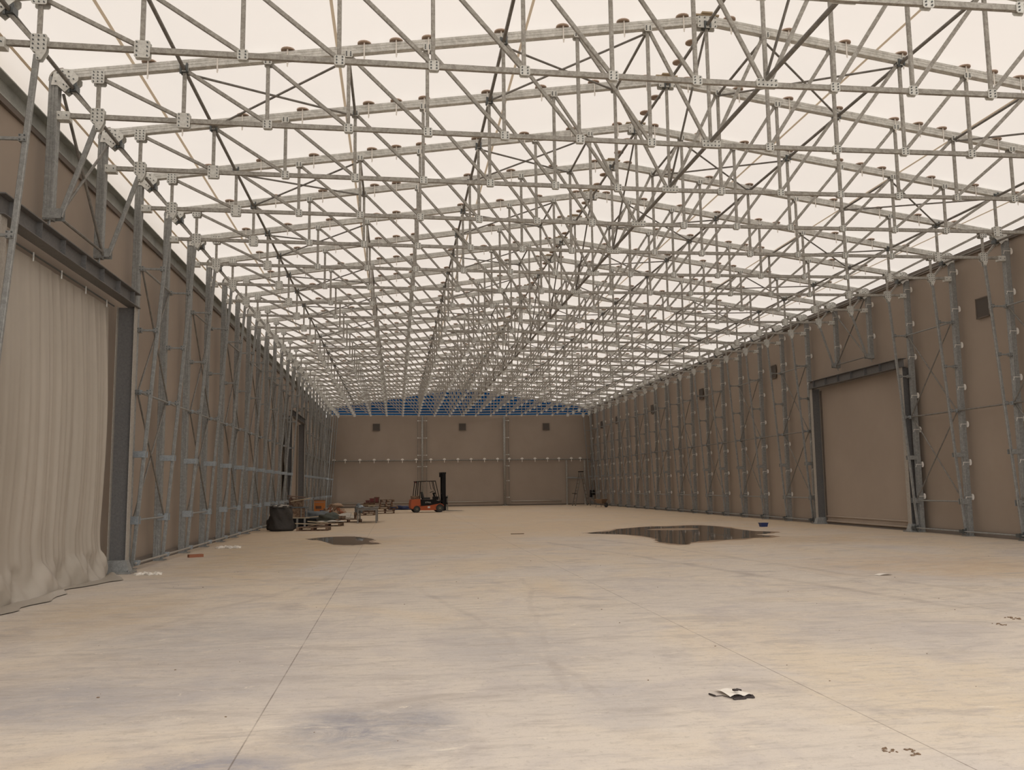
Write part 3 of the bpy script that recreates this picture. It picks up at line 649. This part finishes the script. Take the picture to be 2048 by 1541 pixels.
def crate(name, label, cat, loc, dim, mat, rz=0, lid=None, group=None, slats=False):
    t = thing(name, label, cat, loc, rz, group); dx, dy, dz = dim; th = .03
    b = MB(); b.box((0, 0, th/2), (dx, dy, th)).box((-dx/2+th/2, 0, dz/2), (th, dy, dz)).box((dx/2-th/2, 0, dz/2), (th, dy, dz)).box((0, dy/2-th/2, dz/2), (dx, th, dz)).box((0, -dy/2+th/2, dz/2), (dx, th, dz)); b.build('body', mat, t)
    b = MB(); b.box((0, 0, dz-.03), (dx+.04, dy+.04, .05)); b.build('rim', lid or mat, t)
    for k_ in (-1, 1): MB().box((k_*(dx/2-.04), -dy/2-.008, dz/2), (.05, .02, dz*.92)).build('edge_strip', lid or mat, t)
    return t
crate('metal_case', 'taller dark red case on top of the pallets, beside the top pallet', 'case', (-6.77, 56.75, .702), (.30, .4, .34), 'red', 0, 'wooddark')
crate('metal_case', 'dark red case left of the taller one on the pallets', 'case', (-7.07, 56.75, .702), (.26, .4, .26), 'red', 0, 'red')
crate('metal_case', 'lowest dark box at the left end of the red cases', 'case', (-7.34, 56.75, .702), (.22, .35, .14), 'wooddark', 0, 'red')
t = thing('board', 'long dark board carrying the red cases across the pallet stack', 'board', (-7.10, 56.8, .676)); MB().box((0, 0, .0), (.95, .7, .05)).build('plank', 'wooddark', t)
t = thing('wooden_box', 'open brown wooden box under the red cases, left of the pallet stack', 'box', (-7.27, 57.0, .148))
MB().box((0, 0, .25), (.74, .6, .50)).build('body', 'wood', t); MB().box((0, -.31, .40), (.78, .03, .08)).build('rim', 'woodpale', t)
tag(lump('blue_grey_sack', (.24, .22, .36), 'greycloth', 4, amp=.08, loc=(-7.75, 53.3, .15)), 'blue-grey sack standing on the pallet behind the table', 'sack')
# steel table
t = thing('steel_table', 'long bare steel work table on four square legs, left of the forklift', 'table', (-6.88, 42.7, 0))
for x in (-.42, .42):
    for y in (-1.15, 1.15): MB().bar((x, y, 0), (x, y, .66), .065, .07).build('leg', 'alu', t)
MB().box((0, 0, .675), (1.0, 2.5, .04)).build('tabletop', 'topdark', t)
b = MB(); b.box((0, -1.17, .62), (.86, .04, .07)).box((0, 1.17, .62), (.86, .04, .07)).box((-.43, 0, .62), (.04, 2.3, .07)).box((.43, 0, .62), (.04, 2.3, .07)); b.build('apron', 'tube', t)
lp = lump('crumpled_foil', (.16, .12, .07), 'zinc', 12, amp=.3, loc=(-7.2, 41.9, .695)); tag(lp, 'crumpled silvery foil on the left end of the steel table', 'foil')
crate('pale_box', 'small wooden box on the right part of the steel table', 'box', (-6.72, 43.2, .697), (.3, .25, .09), 'woodpale')
# black bulk bag
def bagfn(u, v_):
    a = 2*PI*u; z = v_
    r = .45-.07*v_+.02*math.sin(v_*9+1)+.025*math.sin(a*3+v_*4)+.02*math.sin(a*7+v_*9)
    if v_ < .08: r = .47-.1*(.08-v_)/.08
    return (math.cos(a)*r*(1+.12*(1-v_))-.04*v_, math.sin(a)*r*.9, .95*v_+.02*math.sin(a*5)*v_)
t = thing('bulk_bag', 'large sagging black bulk bag against the left wall columns', 'bag', (-9.93, 35.2, 0))
b = MB(); b.sheet(bagfn, 40, 22); b.build('bag', 'bag', t, True)
lump('crumpled_top', (.40, .36, .09), 'bag', 3, amp=.3, parent=t, loc=(-.05, 0, .85)); lump('white_liner', (.26, .10, .05), 'white', 8, amp=.3, parent=t, loc=(-.02, -.22, .92))
tag(lump('black_sack', (.22, .3, .36), 'bag', 31, amp=.15, loc=(-10.42, 36.3, 0)), 'black sack squeezed between the bulk bag and the left wall', 'sack')
# broken boards on the front pallets
for x, y, z, l, a, tl, mt_, lb in ((-8.95, 35.3, .25, 1.0, .35, .06, 'woodpale', 'pale broken board tilted on the front pallet'), (-8.5, 35.2, .22, .9, -.12, -.1, 'wood', 'brown board leaning across the front pallet'), (-8.6, 35.6, .30, .8, .2, .1, 'woodpale', 'topmost short board on the front pallet'), (-9.5, 37.4, .42, .8, .15, 0.02, 'woodpale', 'pale slat lying on the black crate'), (-9.1, 37.6, .43, .7, -.2, -.08, 'woodpale', 'second slat on the black crate, sliding off to the right'), (-9.75, 40.2, 1.13, .9, .2, -.16, 'woodpale', 'pale sloping board on top of the tall wooden cabinet'), (-9.95, 40.3, 1.27, .8, 0, .1, 'wooddark', 'dark board on top of the tall wooden cabinet')):
    b = MB(); b.box((0, 0, 0), (l, .16, .03)); o = b.build('loose_board', mt_, loc=(x, y, z)); o.rotation_euler = (0.06, tl, a); tag(o, lb, 'board', 'loose boards on the left pile')
# black grid crate
t = thing('plastic_crate', 'black gridded plastic crate right of the bulk bag', 'crate', (-9.30, 37.5, 0))
for k_ in range(7):
    MB().box((-.5+k_*1.0/6, -.4, .2), (.02, .02, .40)).build('grid_bar', 'black', t)
for z in (.02, .13, .26, .39): MB().box((0, -.4, z), (1.02, .02, .02)).build('grid_bar', 'black', t)
MB().box((0, 0, .2), (.98, .76, .36)).build('body', 'black', t)
for x in (-.25, .05): MB().box((x, -.415, .2), (.08, .01, .40)).build('upright', 'tube', t)
# tall wooden cabinet
t = thing('wooden_cabinet', 'tall brown wooden cabinet with a ledge, behind the bulk bag', 'cabinet', (-9.85, 40.5, 0))
MB().box((-.08, 0, .38), (.62, .5, .76)).build('body', 'wood', t); MB().box((0, 0, .79), (.85, .62, .05)).build('ledge', 'greycloth', t)
MB().box((-.12, .05, 1.0), (.62, .42, .36)).build('upper_box', 'wood', t); MB().box((-.36, -.02, .95), (.05, .56, .6)).build('side_panel', 'wooddark', t)
for x in (.12, .36): MB().bar((x, -.27, 0), (x, -.27, .77), .05).build('leg', 'tube', t)
for z in (.15, .35, .55): MB().box((-.12, -.256, z), (.44, .012, .02)).build('slat', 'wooddark', t)
# orange cabinet
t = thing('orange_cabinet', 'upright orange steel cabinet at the left wall beyond the heaps', 'cabinet', (-10.45, 58.3, 0))
MB().box((0, 0, .45), (.66, .5, .80)).build('body', 'orange2', t); MB().box((0, 0, .865), (.70, .54, .03)).build('top', 'wooddark', t)
MB().box((-.05, -.256, .42), (.36, .02, .18)).build('recessed_panel', 'wooddark', t); MB().box((0, -.262, .75), (.60, .02, .05)).build('trim_strip', 'cream', t)
for x in (-.28, .28): MB().box((x, 0, .025), (.08, .4, .05)).build('leg', 'black', t)
t = thing('black_crate', 'low black box between the orange cabinet and the crumpled heap', 'box', (-10.05, 55.9, 0)); MB().box((0, 0, .13), (.34, .3, .26)).build('body', 'black', t); MB().box((0, 0, .27), (.38, .34, .03)).build('lid', 'bluecloth', t)
# covered heaps
tag(lump('sheet_heap', (.72, .55, .33), 'greycloth', 21, amp=.13, loc=(-9.55, 45.6, 0)), 'blue-grey plastic sheet bundled in a low heap behind the boards', 'sheet')
tag(lump('sheet_heap', (.50, .45, .27), 'greencloth', 22, amp=.18, loc=(-8.75, 43.9, 0)), 'dark green sheet bundled between the grey heap and the white sheet', 'sheet')
tag(lump('cloth_heap', (.55, .3, .20), 'white', 25, amp=.16, loc=(-8.25, 46.6, 0)), 'dirty white cloth heap right of the dark green one', 'cloth')
t = thing('crumpled_heap', 'knee-high heap of crumpled orange and cream packaging', 'heap', (-9.25, 54.2, 0)); t['kind'] = 'stuff'
rnd = random.Random(5)
bm_ = MB()
for k_ in range(46):
    r = rnd.random()**.6; a = rnd.uniform(0, 6.28); x, y = r*.85*math.cos(a), r*.6*math.sin(a); h = .62*(1-r)+.05
    bm_.cur = rnd.choice((0, 0, 1, 1, 2, 3)); s_ = rnd.uniform(.10, .22)
    R = Matrix.Rotation(rnd.uniform(0, 3), 3, 'Z')@Matrix.Rotation(rnd.uniform(-.8, .8), 3, 'X')@Matrix.Rotation(rnd.uniform(-.8, .8), 3, 'Y')
    vs = [Vector((x, y, max(.06, h*rnd.uniform(.4, 1))))+R@Vector((math.cos(q_)*s_*rnd.uniform(.6, 1.2), math.sin(q_)*s_*rnd.uniform(.5, 1.1), zz_*s_*.4*rnd.uniform(.6, 1.3))) for zz_ in (-1, 1) for q_ in (0, 1.05, 2.1, 3.14, 4.2, 5.2)]
    vs = [Vector((q_.x, q_.y, max(0, q_.z))) for q_ in vs]
    bm_.add(vs, [(5, 4, 3, 2, 1, 0), (6, 7, 8, 9, 10, 11)]+[(i_, (i_+1) % 6, 6+(i_+1) % 6, 6+i_) for i_ in range(6)])
D.objects.remove(t)
o = bm_.build('crumpled_heap', ['terracotta', 'cream', 'white', 'wood'], loc=(-9.25, 54.2, 0)); tag(o, 'knee-high heap of crumpled orange and cream packaging', 'heap', None, 'stuff')
tag(lump('cream_bag', (.42, .25, .14), 'cream', 33, amp=.15, loc=(-9.15, 54.4, .50)), 'cream bag lying on top of the crumpled heap', 'bag')
crate('small_carton', 'small brown carton on the pallet left of the table', 'box', (-8.1, 43.0, .147), (.3, .3, .16), 'wood'); 
t = thing('white_scrap', 'white bent scrap on the pallet left of the table', 'scrap', (-7.75, 43.0, .147)); MB().bar((0, 0, 0), (.08, .0, .30), .03).bar((-.18, 0, .30), (.22, 0, .34), .10, .02).build('strip', 'white', t)
t = thing('timber_offcut', 'upright reddish timber offcut on the pallet left of the table', 'timber', (-7.48, 43.0, .147)); MB().box((0, 0, .16), (.12, .12, .32)).build('block', 'wood', t)
# blue tarpaulin left of the forklift
tag(lump('blue_tarpaulin', (.80, .4, .16), 'bluecloth', 9, amp=.3, loc=(-5.15, 65.6, 0)), 'dark blue tarpaulin crumpled on the floor behind the forklift', 'tarpaulin')

# ------------------------------------------------------------------ forklift
fk = thing('forklift', 'orange and black counterbalance forklift with raised mast, parked facing right', 'forklift', (-3.50, 58.0, 0), .14)
def fb(name, mat, build, parent=None, smooth=False):
    b = MB(); build(b); return b.build(name, mat, parent or fk, smooth)
W = .50
def side_poly(pts, w0, w1): return lambda b: b.plate(pts, w0, w1)
# chassis and counterweight (side outline, x forward)
fb('chassis', 'orange', side_poly([(-.78, .14), (.62, .14), (.62, .42), (.78, .56), (.40, .52), (.0, .44), (-.48, .42), (-.62, .40), (-.78, .30)], -W, W))
fb('counterweight', 'orange', side_poly([(-1.15, .26), (-1.18, .42), (-1.18, .60), (-1.13, .84), (-.58, .88), (-.53, .44), (-.60, .42), (-.72, .40), (-.95, .40), (-1.05, .22)], -W+.02, W-.02))
fb('rear_cover', 'wood', side_poly([(-1.06, .84), (-1.08, 1.05), (-.60, 1.08), (-.55, .86)], -.40, .40))
p = fb('battery_cover', 'black', side_poly([(-.55, .44), (-.55, .82), (.38, .82), (.68, .70), (.74, .56), (.40, .52), (.0, .44)], -W-.01, W+.01))
def wheel(x, y, r, w_):
    t = obj('wheel', None, fk, (x, y, r))
    n = 24; b = MB(); b.cyl((0, -w_/2, 0), (0, w_/2, 0), r, n); b.build('tyre', 'rubber', t, False)
    b = MB(); sgn = -1 if y < 0 else 1; b.cyl((0, 0, 0), (0, sgn*(w_/2+.012), 0), r*.58, 18); b.build('rim', 'greencloth', t)
    b = MB(); b.cyl((0, 0, 0), (0, sgn*(w_/2+.04), 0), r*.16, 8); b.build('hub', 'cream', t)
for y in (-.43, .43):
    wheel(-.80, y, .22, .17); wheel(.70, y, .26, .20)
fb('mudguard', 'orange', lambda b: b.plate([(.70+.31*math.cos(a), .26+.31*math.sin(a)) for a in [PI*(.15+.75*i_/8) for i_ in range(9)]]+[(.70+.275*math.cos(a), .26+.275*math.sin(a)) for a in [PI*(.90-.75*i_/8) for i_ in range(9)]], -.54, -.32))
def guard(b):
    for y in (-.45, .45):
        b.bar((-.90, y, 1.05), (-.80, y, 2.0), .045); b.bar((-.62, y, .84), (-.56, y, 1.98), .045); b.bar((.70, y, .78), (.42, y, 1.98), .045)
        b.bar((-.86, y, 1.99), (.44, y, 2.02), .05); b.bar((.18, y, 2.0), (.30, y, 1.45), .03)
    for x in (-.84, -.6, -.38, -.16, .06, .26, .43): b.bar((x, -.45, 2.0), (x, .45, 2.0), .03, .03, (1, 0, 0))
fb('overhead_guard', 'black', guard)
fb('warning_light', 'red', lambda b: b.box((-.84, -.30, 1.94), (.12, .14, .08)))
def seat(b):
    b.box((-.12, 0, .90), (.46, .46, .12)); b.prism((-.34, 0, .92), (-.42, 0, 1.32), [(-.22, -.07), (.22, -.07), (.22, .07), (-.22, .07)], prof1=[(-.16, -.05), (.16, -.05), (.16, .05), (-.16, .05)])
fb('seat', 'rubber', seat)
st_ = fb('steering_column', 'black', lambda b: b.bar((.50, 0, .78), (.36, 0, 1.26), .10, .12).box((.50, 0, .90), (.26, .8, .22)).box((.44, .1, 1.22), (.16, .2, .10)))
def ring(b):
    n = 16; c_ = Vector((.27, 0, 1.32)); 
    for i_ in range(n):
        a0, a1 = 2*PI*i_/n, 2*PI*(i_+1)/n; R = Matrix.Rotation(-.35, 3, 'Y')
        b.cyl(c_+R@Vector((.14*math.cos(a0), .14*math.sin(a0), 0)), c_+R@Vector((.14*math.cos(a1), .14*math.sin(a1), 0)), .014, 6)
    b.bar(c_-Vector((.13, 0, .045)), c_+Vector((.13, 0, .045)), .02)
fb('steering_wheel', 'black', ring)
def mast_b(b):
    for y in (-.30, .30): b.box((.98, y, 1.32), (.16, .09, 2.5)); b.box((1.08, y*.8, 1.30), (.12, .07, 2.4))
    for z in (.30, 1.2, 2.5): b.box((1.0, 0, z), (.14, .62, .10))
    b.box((.98, 0, 2.53), (.34, .66, .10)).box((.86, -.2, 2.38), (.12, .1, .22)).box((.86, .2, 2.38), (.12, .1, .22))
    for y in (-.1, .1): b.cyl((1.0, y, .2), (1.0, y, 2.3), .04, 10)
    for y in (-.30, .30): b.bar((.45, y, .62), (.95, y, .72), .06, .08)
    b.box((.99, 0, 1.3), (.05, .5, 2.2))
fb('mast', 'black', mast_b)
fb('carriage', 'black', lambda b: b.box((1.20, 0, .95), (.06, .86, .10)).box((1.20, 0, .55), (.06, .86, .10)).box((1.15, .3, .75), (.08, .10, .5)).box((1.15, -.3, .75), (.08, .10, .5)))
for y in (-.28, .28): fb('fork', 'tube', lambda b, y=y: b.box((1.255, y, .58), (.05, .11, 1.0)).add([(1.23, y-.055, .055), (1.23, y+.055, .055), (1.23, y+.055, .105), (1.23, y-.055, .105), (2.35, y-.045, .055), (2.35, y+.045, .055), (2.35, y+.045, .070), (2.35, y-.045, .070)], [(0, 1, 2, 3), (7, 6, 5, 4), (0, 4, 5, 1), (1, 5, 6, 2), (2, 6, 7, 3), (3, 7, 4, 0)]))
fb('load_plate', 'plate', lambda b: b.box((-.02, -W-.006, .33), (.16, .008, .11)))
cu_ = D.curves.new('lettering', 'FONT'); cu_.body = 'STILL'; cu_.size = .135; cu_.extrude = .003; cu_.space_character = 1.25; cu_.offset = .002
tmp = D.objects.new('tmp', cu_); col.objects.link(tmp)
dg = bpy.context.evaluated_depsgraph_get(); me = D.meshes.new_from_object(tmp.evaluated_get(dg)); D.objects.remove(tmp)
me.materials.clear(); me.materials.append(M['white'])
lt = obj('lettering', me, fk, (-.26, -W-.016, .60)); lt.rotation_euler = (PI/2, 0, 0)

# ------------------------------------------------------------------ right back corner
t = thing('step_ladder', 'tall aluminium step ladder standing open in front of the door frame', 'ladder', (9.38, 70.6, 0), .2)
for s_ in (-1, 1):
    for y in (-1, 1):
        MB().bar((s_*.66, y*(.30 if s_ < 0 else .28), 0), (s_*.06, y*.18, 2.75), .05, .07).build('rail', 'alu', t)
        MB().box((s_*.66, y*.29, .02), (.09, .07, .04)).build('foot', 'black', t)
    for k_ in range(1, 9):
        f = k_/9.3; MB().bar((s_*(.66-.60*f), -.30+.12*f, 2.75*f), (s_*(.66-.60*f), .30-.12*f, 2.75*f), .05, .03, (1, 0, 0)).build('rung', 'wooddark', t)
MB().box((0, 0, 2.74), (.30, .42, .07)).build('top_cap', 'black', t)
MB().box((-.56, 0, .98), (.30, .5, .04)).build('platform', 'black', t)
t = thing('wheelbarrow', 'rusty wheelbarrow at the far end of the right wall', 'wheelbarrow', (9.40, 63.6, 0), .5)
b = MB(); b.prism((0, 0, .28), (0, 0, .60), [(-.18, -.24), (.18, -.24), (.18, .24), (-.18, .24)], side=(1, 0, 0), prof1=[(-.30, -.38), (.30, -.38), (.30, .46), (-.30, .46)]); b.build('tray', 'mud', t)
MB().cyl((-.03, -.5, .18), (.03, -.5, .18), .18, 18).build('wheel', 'rubber', t)
for x in (-.24, .24):
    b = MB(); b.cyl((x*.2, -.5, .2), (x, .25, .32), .018, 8).cyl((x, .25, .32), (x*1.15, .85, .62), .018, 8); b.build('handle', 'wood', t)
    b = MB(); b.cyl((x*.9, .25, .32), (x*1.1, .35, 0), .018, 8); b.build('leg', 'alu', t)
for x, y, h, lb in ((10.86, 73.60, .60, 'long black coat hanging in the right back corner'), (11.10, 73.58, .42, 'shorter black coat hanging right of the long one')):
    t = thing('hanging_coat', lb, 'coat', (x, y, 1.22-h))
    b = MB(); b.sheet(lambda u, v_: (.11*(1-.35*v_)*math.cos(2*PI*u)*(1+.2*math.sin(6*PI*u)), .07*math.sin(2*PI*u), h*v_), 20, 6); b.build('cloth', 'black', t, True)
    MB().cyl((0, 0, h-.02), (.03, .12, h+.02), .02, 6).build('hook', 'tube', t)
# blue tub
t = thing('blue_tub', 'small blue plastic tub on the floor near the right wall', 'tub', (7.98, 31.45, 0), .1)
b = MB(); b.prism((0, 0, 0), (0, 0, .14), [(-.115, -.09), (.115, -.09), (.115, .09), (-.115, .09)], side=(1, 0, 0), prof1=[(-.14, -.11), (.14, -.11), (.14, .11), (-.14, .11)]); b.build('body', 'blueplastic', t)
MB().box((0, -.115, .135), (.30, .012, .02)).box((0, .115, .135), (.30, .012, .02)).box((-.145, 0, .135), (.012, .24, .02)).box((.145, 0, .135), (.012, .24, .02)).build('rim', 'blueplastic', t)

# ------------------------------------------------------------------ litter on the floor
def strip_obj(name, label, cat, loc, pts, mat, wd=.03, ht=.02, parent=None):
    b = MB()
    for p, q in zip(pts[:-1], pts[1:]): b.bar(p, q, ht, wd, (0, 0, 1))
    return b
t = thing('torn_packaging', 'torn cream packaging with dark ragged edges on the floor in the right foreground', 'litter', (-2.99, 6.62, 0))
b = MB(); b.sheet(lambda u, v_: (-.05+.17*u-.03*v_, -.09+.24*v_, .012+.018*abs(math.sin(u*5+v_*2))*(1-v_*.5)), 12, 8); b.build('sheet', 'paper', t, True)
def rag(pts, w_=.012, h_=.012): 
    b = MB()
    for p, q in zip(pts[:-1], pts[1:]): b.bar((*p, .008), (*q, .010), h_, w_, (0, 0, 1))
    return b
rag([(-.165, .05), (-.145, -.03)], .010).build('dark_edge', 'darkpaper', t)
rag([(-.145, -.03), (-.085, -.03), (-.045, -.13)], .005, .006).build('dark_edge', 'darkpaper', t)
rag([(-.045, -.135), (.0, -.13), (.045, -.13), (.07, -.09)], .026, .010).build('dark_edge', 'darkpaper', t)
rag([(-.045, -.04), (.0, -.06), (.03, -.10)], .03, .01).build('dark_edge', 'darkpaper', t)
rag([(.03, -.04), (.07, -.06), (.125, -.05)], .03, .012).build('dark_edge', 'darkpaper', t)
rag([(.07, -.09), (.12, -.12), (.13, -.06)], .018, .012).build('dark_edge', 'darkpaper', t)
b = MB(); b.box((.073, .08, .014), (.045, .045, .024), rz=.5); b.build('dark_corner', 'darkpaper', t)
b = MB(); b.box((.025, .0, .04), (.035, .03, .012), rz=.2); b.build('dark_corner', 'darkpaper', t)
t = thing('timber_block', 'reddish timber block on the floor at the foot of the left wall', 'timber', (-10.33, 22.3, 0), .5); MB().box((0, 0, .035), (.34, .14, .07)).build('block', 'terracotta', t)
for x, y, s_, lb in ((-10.27, 17.9, 1., 'white crumpled plastic beside the near left door post'), (-10.15, 25.4, 1.3, 'white crumpled scraps on the floor further along the left wall')):
    t = thing('crumpled_plastic', lb, 'litter', (x, y, 0), 0, 'white plastic scraps by the left wall')
    for k_ in range(4): lump('scrap', (.07*s_, .06*s_, .03*s_), 'paper', 40+k_, amp=.35, parent=t, loc=(-.15*s_+.11*k_*s_, .05*math.sin(k_*2), 0))
t = thing('floor_plank', 'thin dark plank lying flat in the middle of the floor', 'plank', (-1.48, 29.7, 0), .05); MB().box((0, 0, .012), (.44, .10, .024)).build('plank', 'mud', t)
t = thing('paper_sheet', 'pale paper sheet lying on the floor right of the middle', 'paper', (2.81, 14.45, 0), .2); b = MB(); b.sheet(lambda u, v_: (-.14+.28*u, -.07+.14*v_, .006+.02*math.sin(u*PI)), 8, 2); b.build('sheet', 'paper', t, True)
clumps = [(1718, 1491, .045, 'dark mud crumb cluster at the bottom right of the floor'), (1750, 1500, .05, 'mud crumb cluster right of its darker neighbour')]
for (x, y, r, sd, lb) in ((-2.60, 5.15, .030, 1, 'left one of the two mud clumps at the bottom right of the floor'), (-2.48, 5.07, .032, 2, 'right one of the two mud clumps at the bottom right of the floor'), (1.6, 9.6, .05, 3, 'mud clump near the right edge of the floor, halfway down'), (1.15, 9.25, .04, 4, 'flat mud clump left of the halfway right-edge one')):
    t = thing('mud_clump', lb, 'mud', (x, y, 0), 0, 'dry mud clumps'); rnd = random.Random(sd)
    for k_ in range(14): lump('crumb', (r*rnd.uniform(.12, .34), r*rnd.uniform(.12, .34), r*.12), 'mud', k_, amp=.2, parent=t, loc=(rnd.uniform(-1, 1)*r*1.3, rnd.uniform(-1, 1)*r*2.0, 0))
b = MB(); rnd = random.Random(99)
for k_ in range(260):
    x, y = rnd.uniform(-9.5, 9), rnd.uniform(3.5, 40); s_ = rnd.uniform(.003, .010)
    b.box((x, y, s_*.3), (s_*rnd.uniform(.8, 2), s_*rnd.uniform(.8, 2), s_*.6), rz=rnd.uniform(0, 3))
tag(b.build('grit', 'mud'), 'fine dark grit and crumbs scattered over the concrete floor', 'grit', None, 'stuff')

# ------------------------------------------------------------------ puddles
def smooth_ring(pts, it=2, jit=.0, seed=1):
    rnd = random.Random(seed)
    for _ in range(it):
        out = []
        for i_ in range(len(pts)):
            a, c_ = Vector(pts[i_]), Vector(pts[(i_+1) % len(pts)])
            out += [a*.75+c_*.25, a*.25+c_*.75]
        pts = [(p.x+rnd.uniform(-jit, jit)*.5, p.y+rnd.uniform(-jit, jit)) for p in out]
    return pts
def flat_poly(name, mat, ring, z, hole=None, grow=0):
    import bmesh
    bm = bmesh.new()
    loops = []
    for rg in ([ring]+([hole] if hole else [])):
        vs = [bm.verts.new((x, y, z)) for x, y in rg]; es = [bm.edges.new((vs[i_], vs[(i_+1) % len(vs)])) for i_ in range(len(vs))]; loops += es
    bmesh.ops.triangle_fill(bm, use_beauty=True, use_dissolve=False, edges=loops)
    for f in bm.faces:
        if f.normal.z < 0: f.normal_flip()
    r = bmesh.ops.extrude_face_region(bm, geom=list(bm.faces))
    for e in r['geom']:
        if isinstance(e, bmesh.types.BMVert): e.co.z += .0015
    me = D.meshes.new(name); bm.to_mesh(me); bm.free(); me.materials.append(M[mat]); return me
main = [(.6, 29.32), (1.73, 30.08), (2.59, 31.74), (4.17, 33.35), (4.86, 32.82), (6.19, 33.72), (6.54, 31.76), (6.26, 28.78), (6.9, 28.0), (6.21, 27.03), (5.5, 26.9), (5.93, 25.71), (5.02, 25.17), (3.94, 24.52), (2.64, 24.01), (2.21, 22.97), (1.82, 23.27), (1.81, 24.6), (2.26, 25.8), (2.03, 28.18)]
hole = [(3.1, 30.9), (4.3, 31.75), (5.3, 31.3), (5.2, 30.4), (4.0, 30.0)]
far_ = [(-8.47, 29.02), (-8.03, 29.82), (-7.19, 30.39), (-6.64, 29.65), (-6.13, 28.01), (-6.45, 27.12), (-5.89, 25.95), (-6.47, 25.9), (-6.92, 25.47), (-7.49, 26.41), (-7.83, 28.19)]
def grown(r_, k_):
    cx = sum(p[0] for p in r_)/len(r_); cy = sum(p[1] for p in r_)/len(r_)
    return [(cx+(x-cx)*k_, cy+(y-cy)*k_) for x, y in r_]
for rg, hl, lb, sd in ((main, hole, 'large brown puddle on the floor at right, with a dry island in it', 3), (far_, None, 'smaller puddle on the floor in front of the pallets at left', 5)):
    t = thing('puddle', lb, 'puddle', (0, 0, 0))
    R_ = smooth_ring(rg, 2, .10, sd); H_ = smooth_ring(hl, 2, .04, sd) if hl else None
    obj('water', flat_poly('water', 'water', R_, .0022, H_), t)
    obj('wet_edge', flat_poly('wet_edge', 'wet', smooth_ring(grown(rg, 1.07), 2, .16, sd+1), .0004), t)
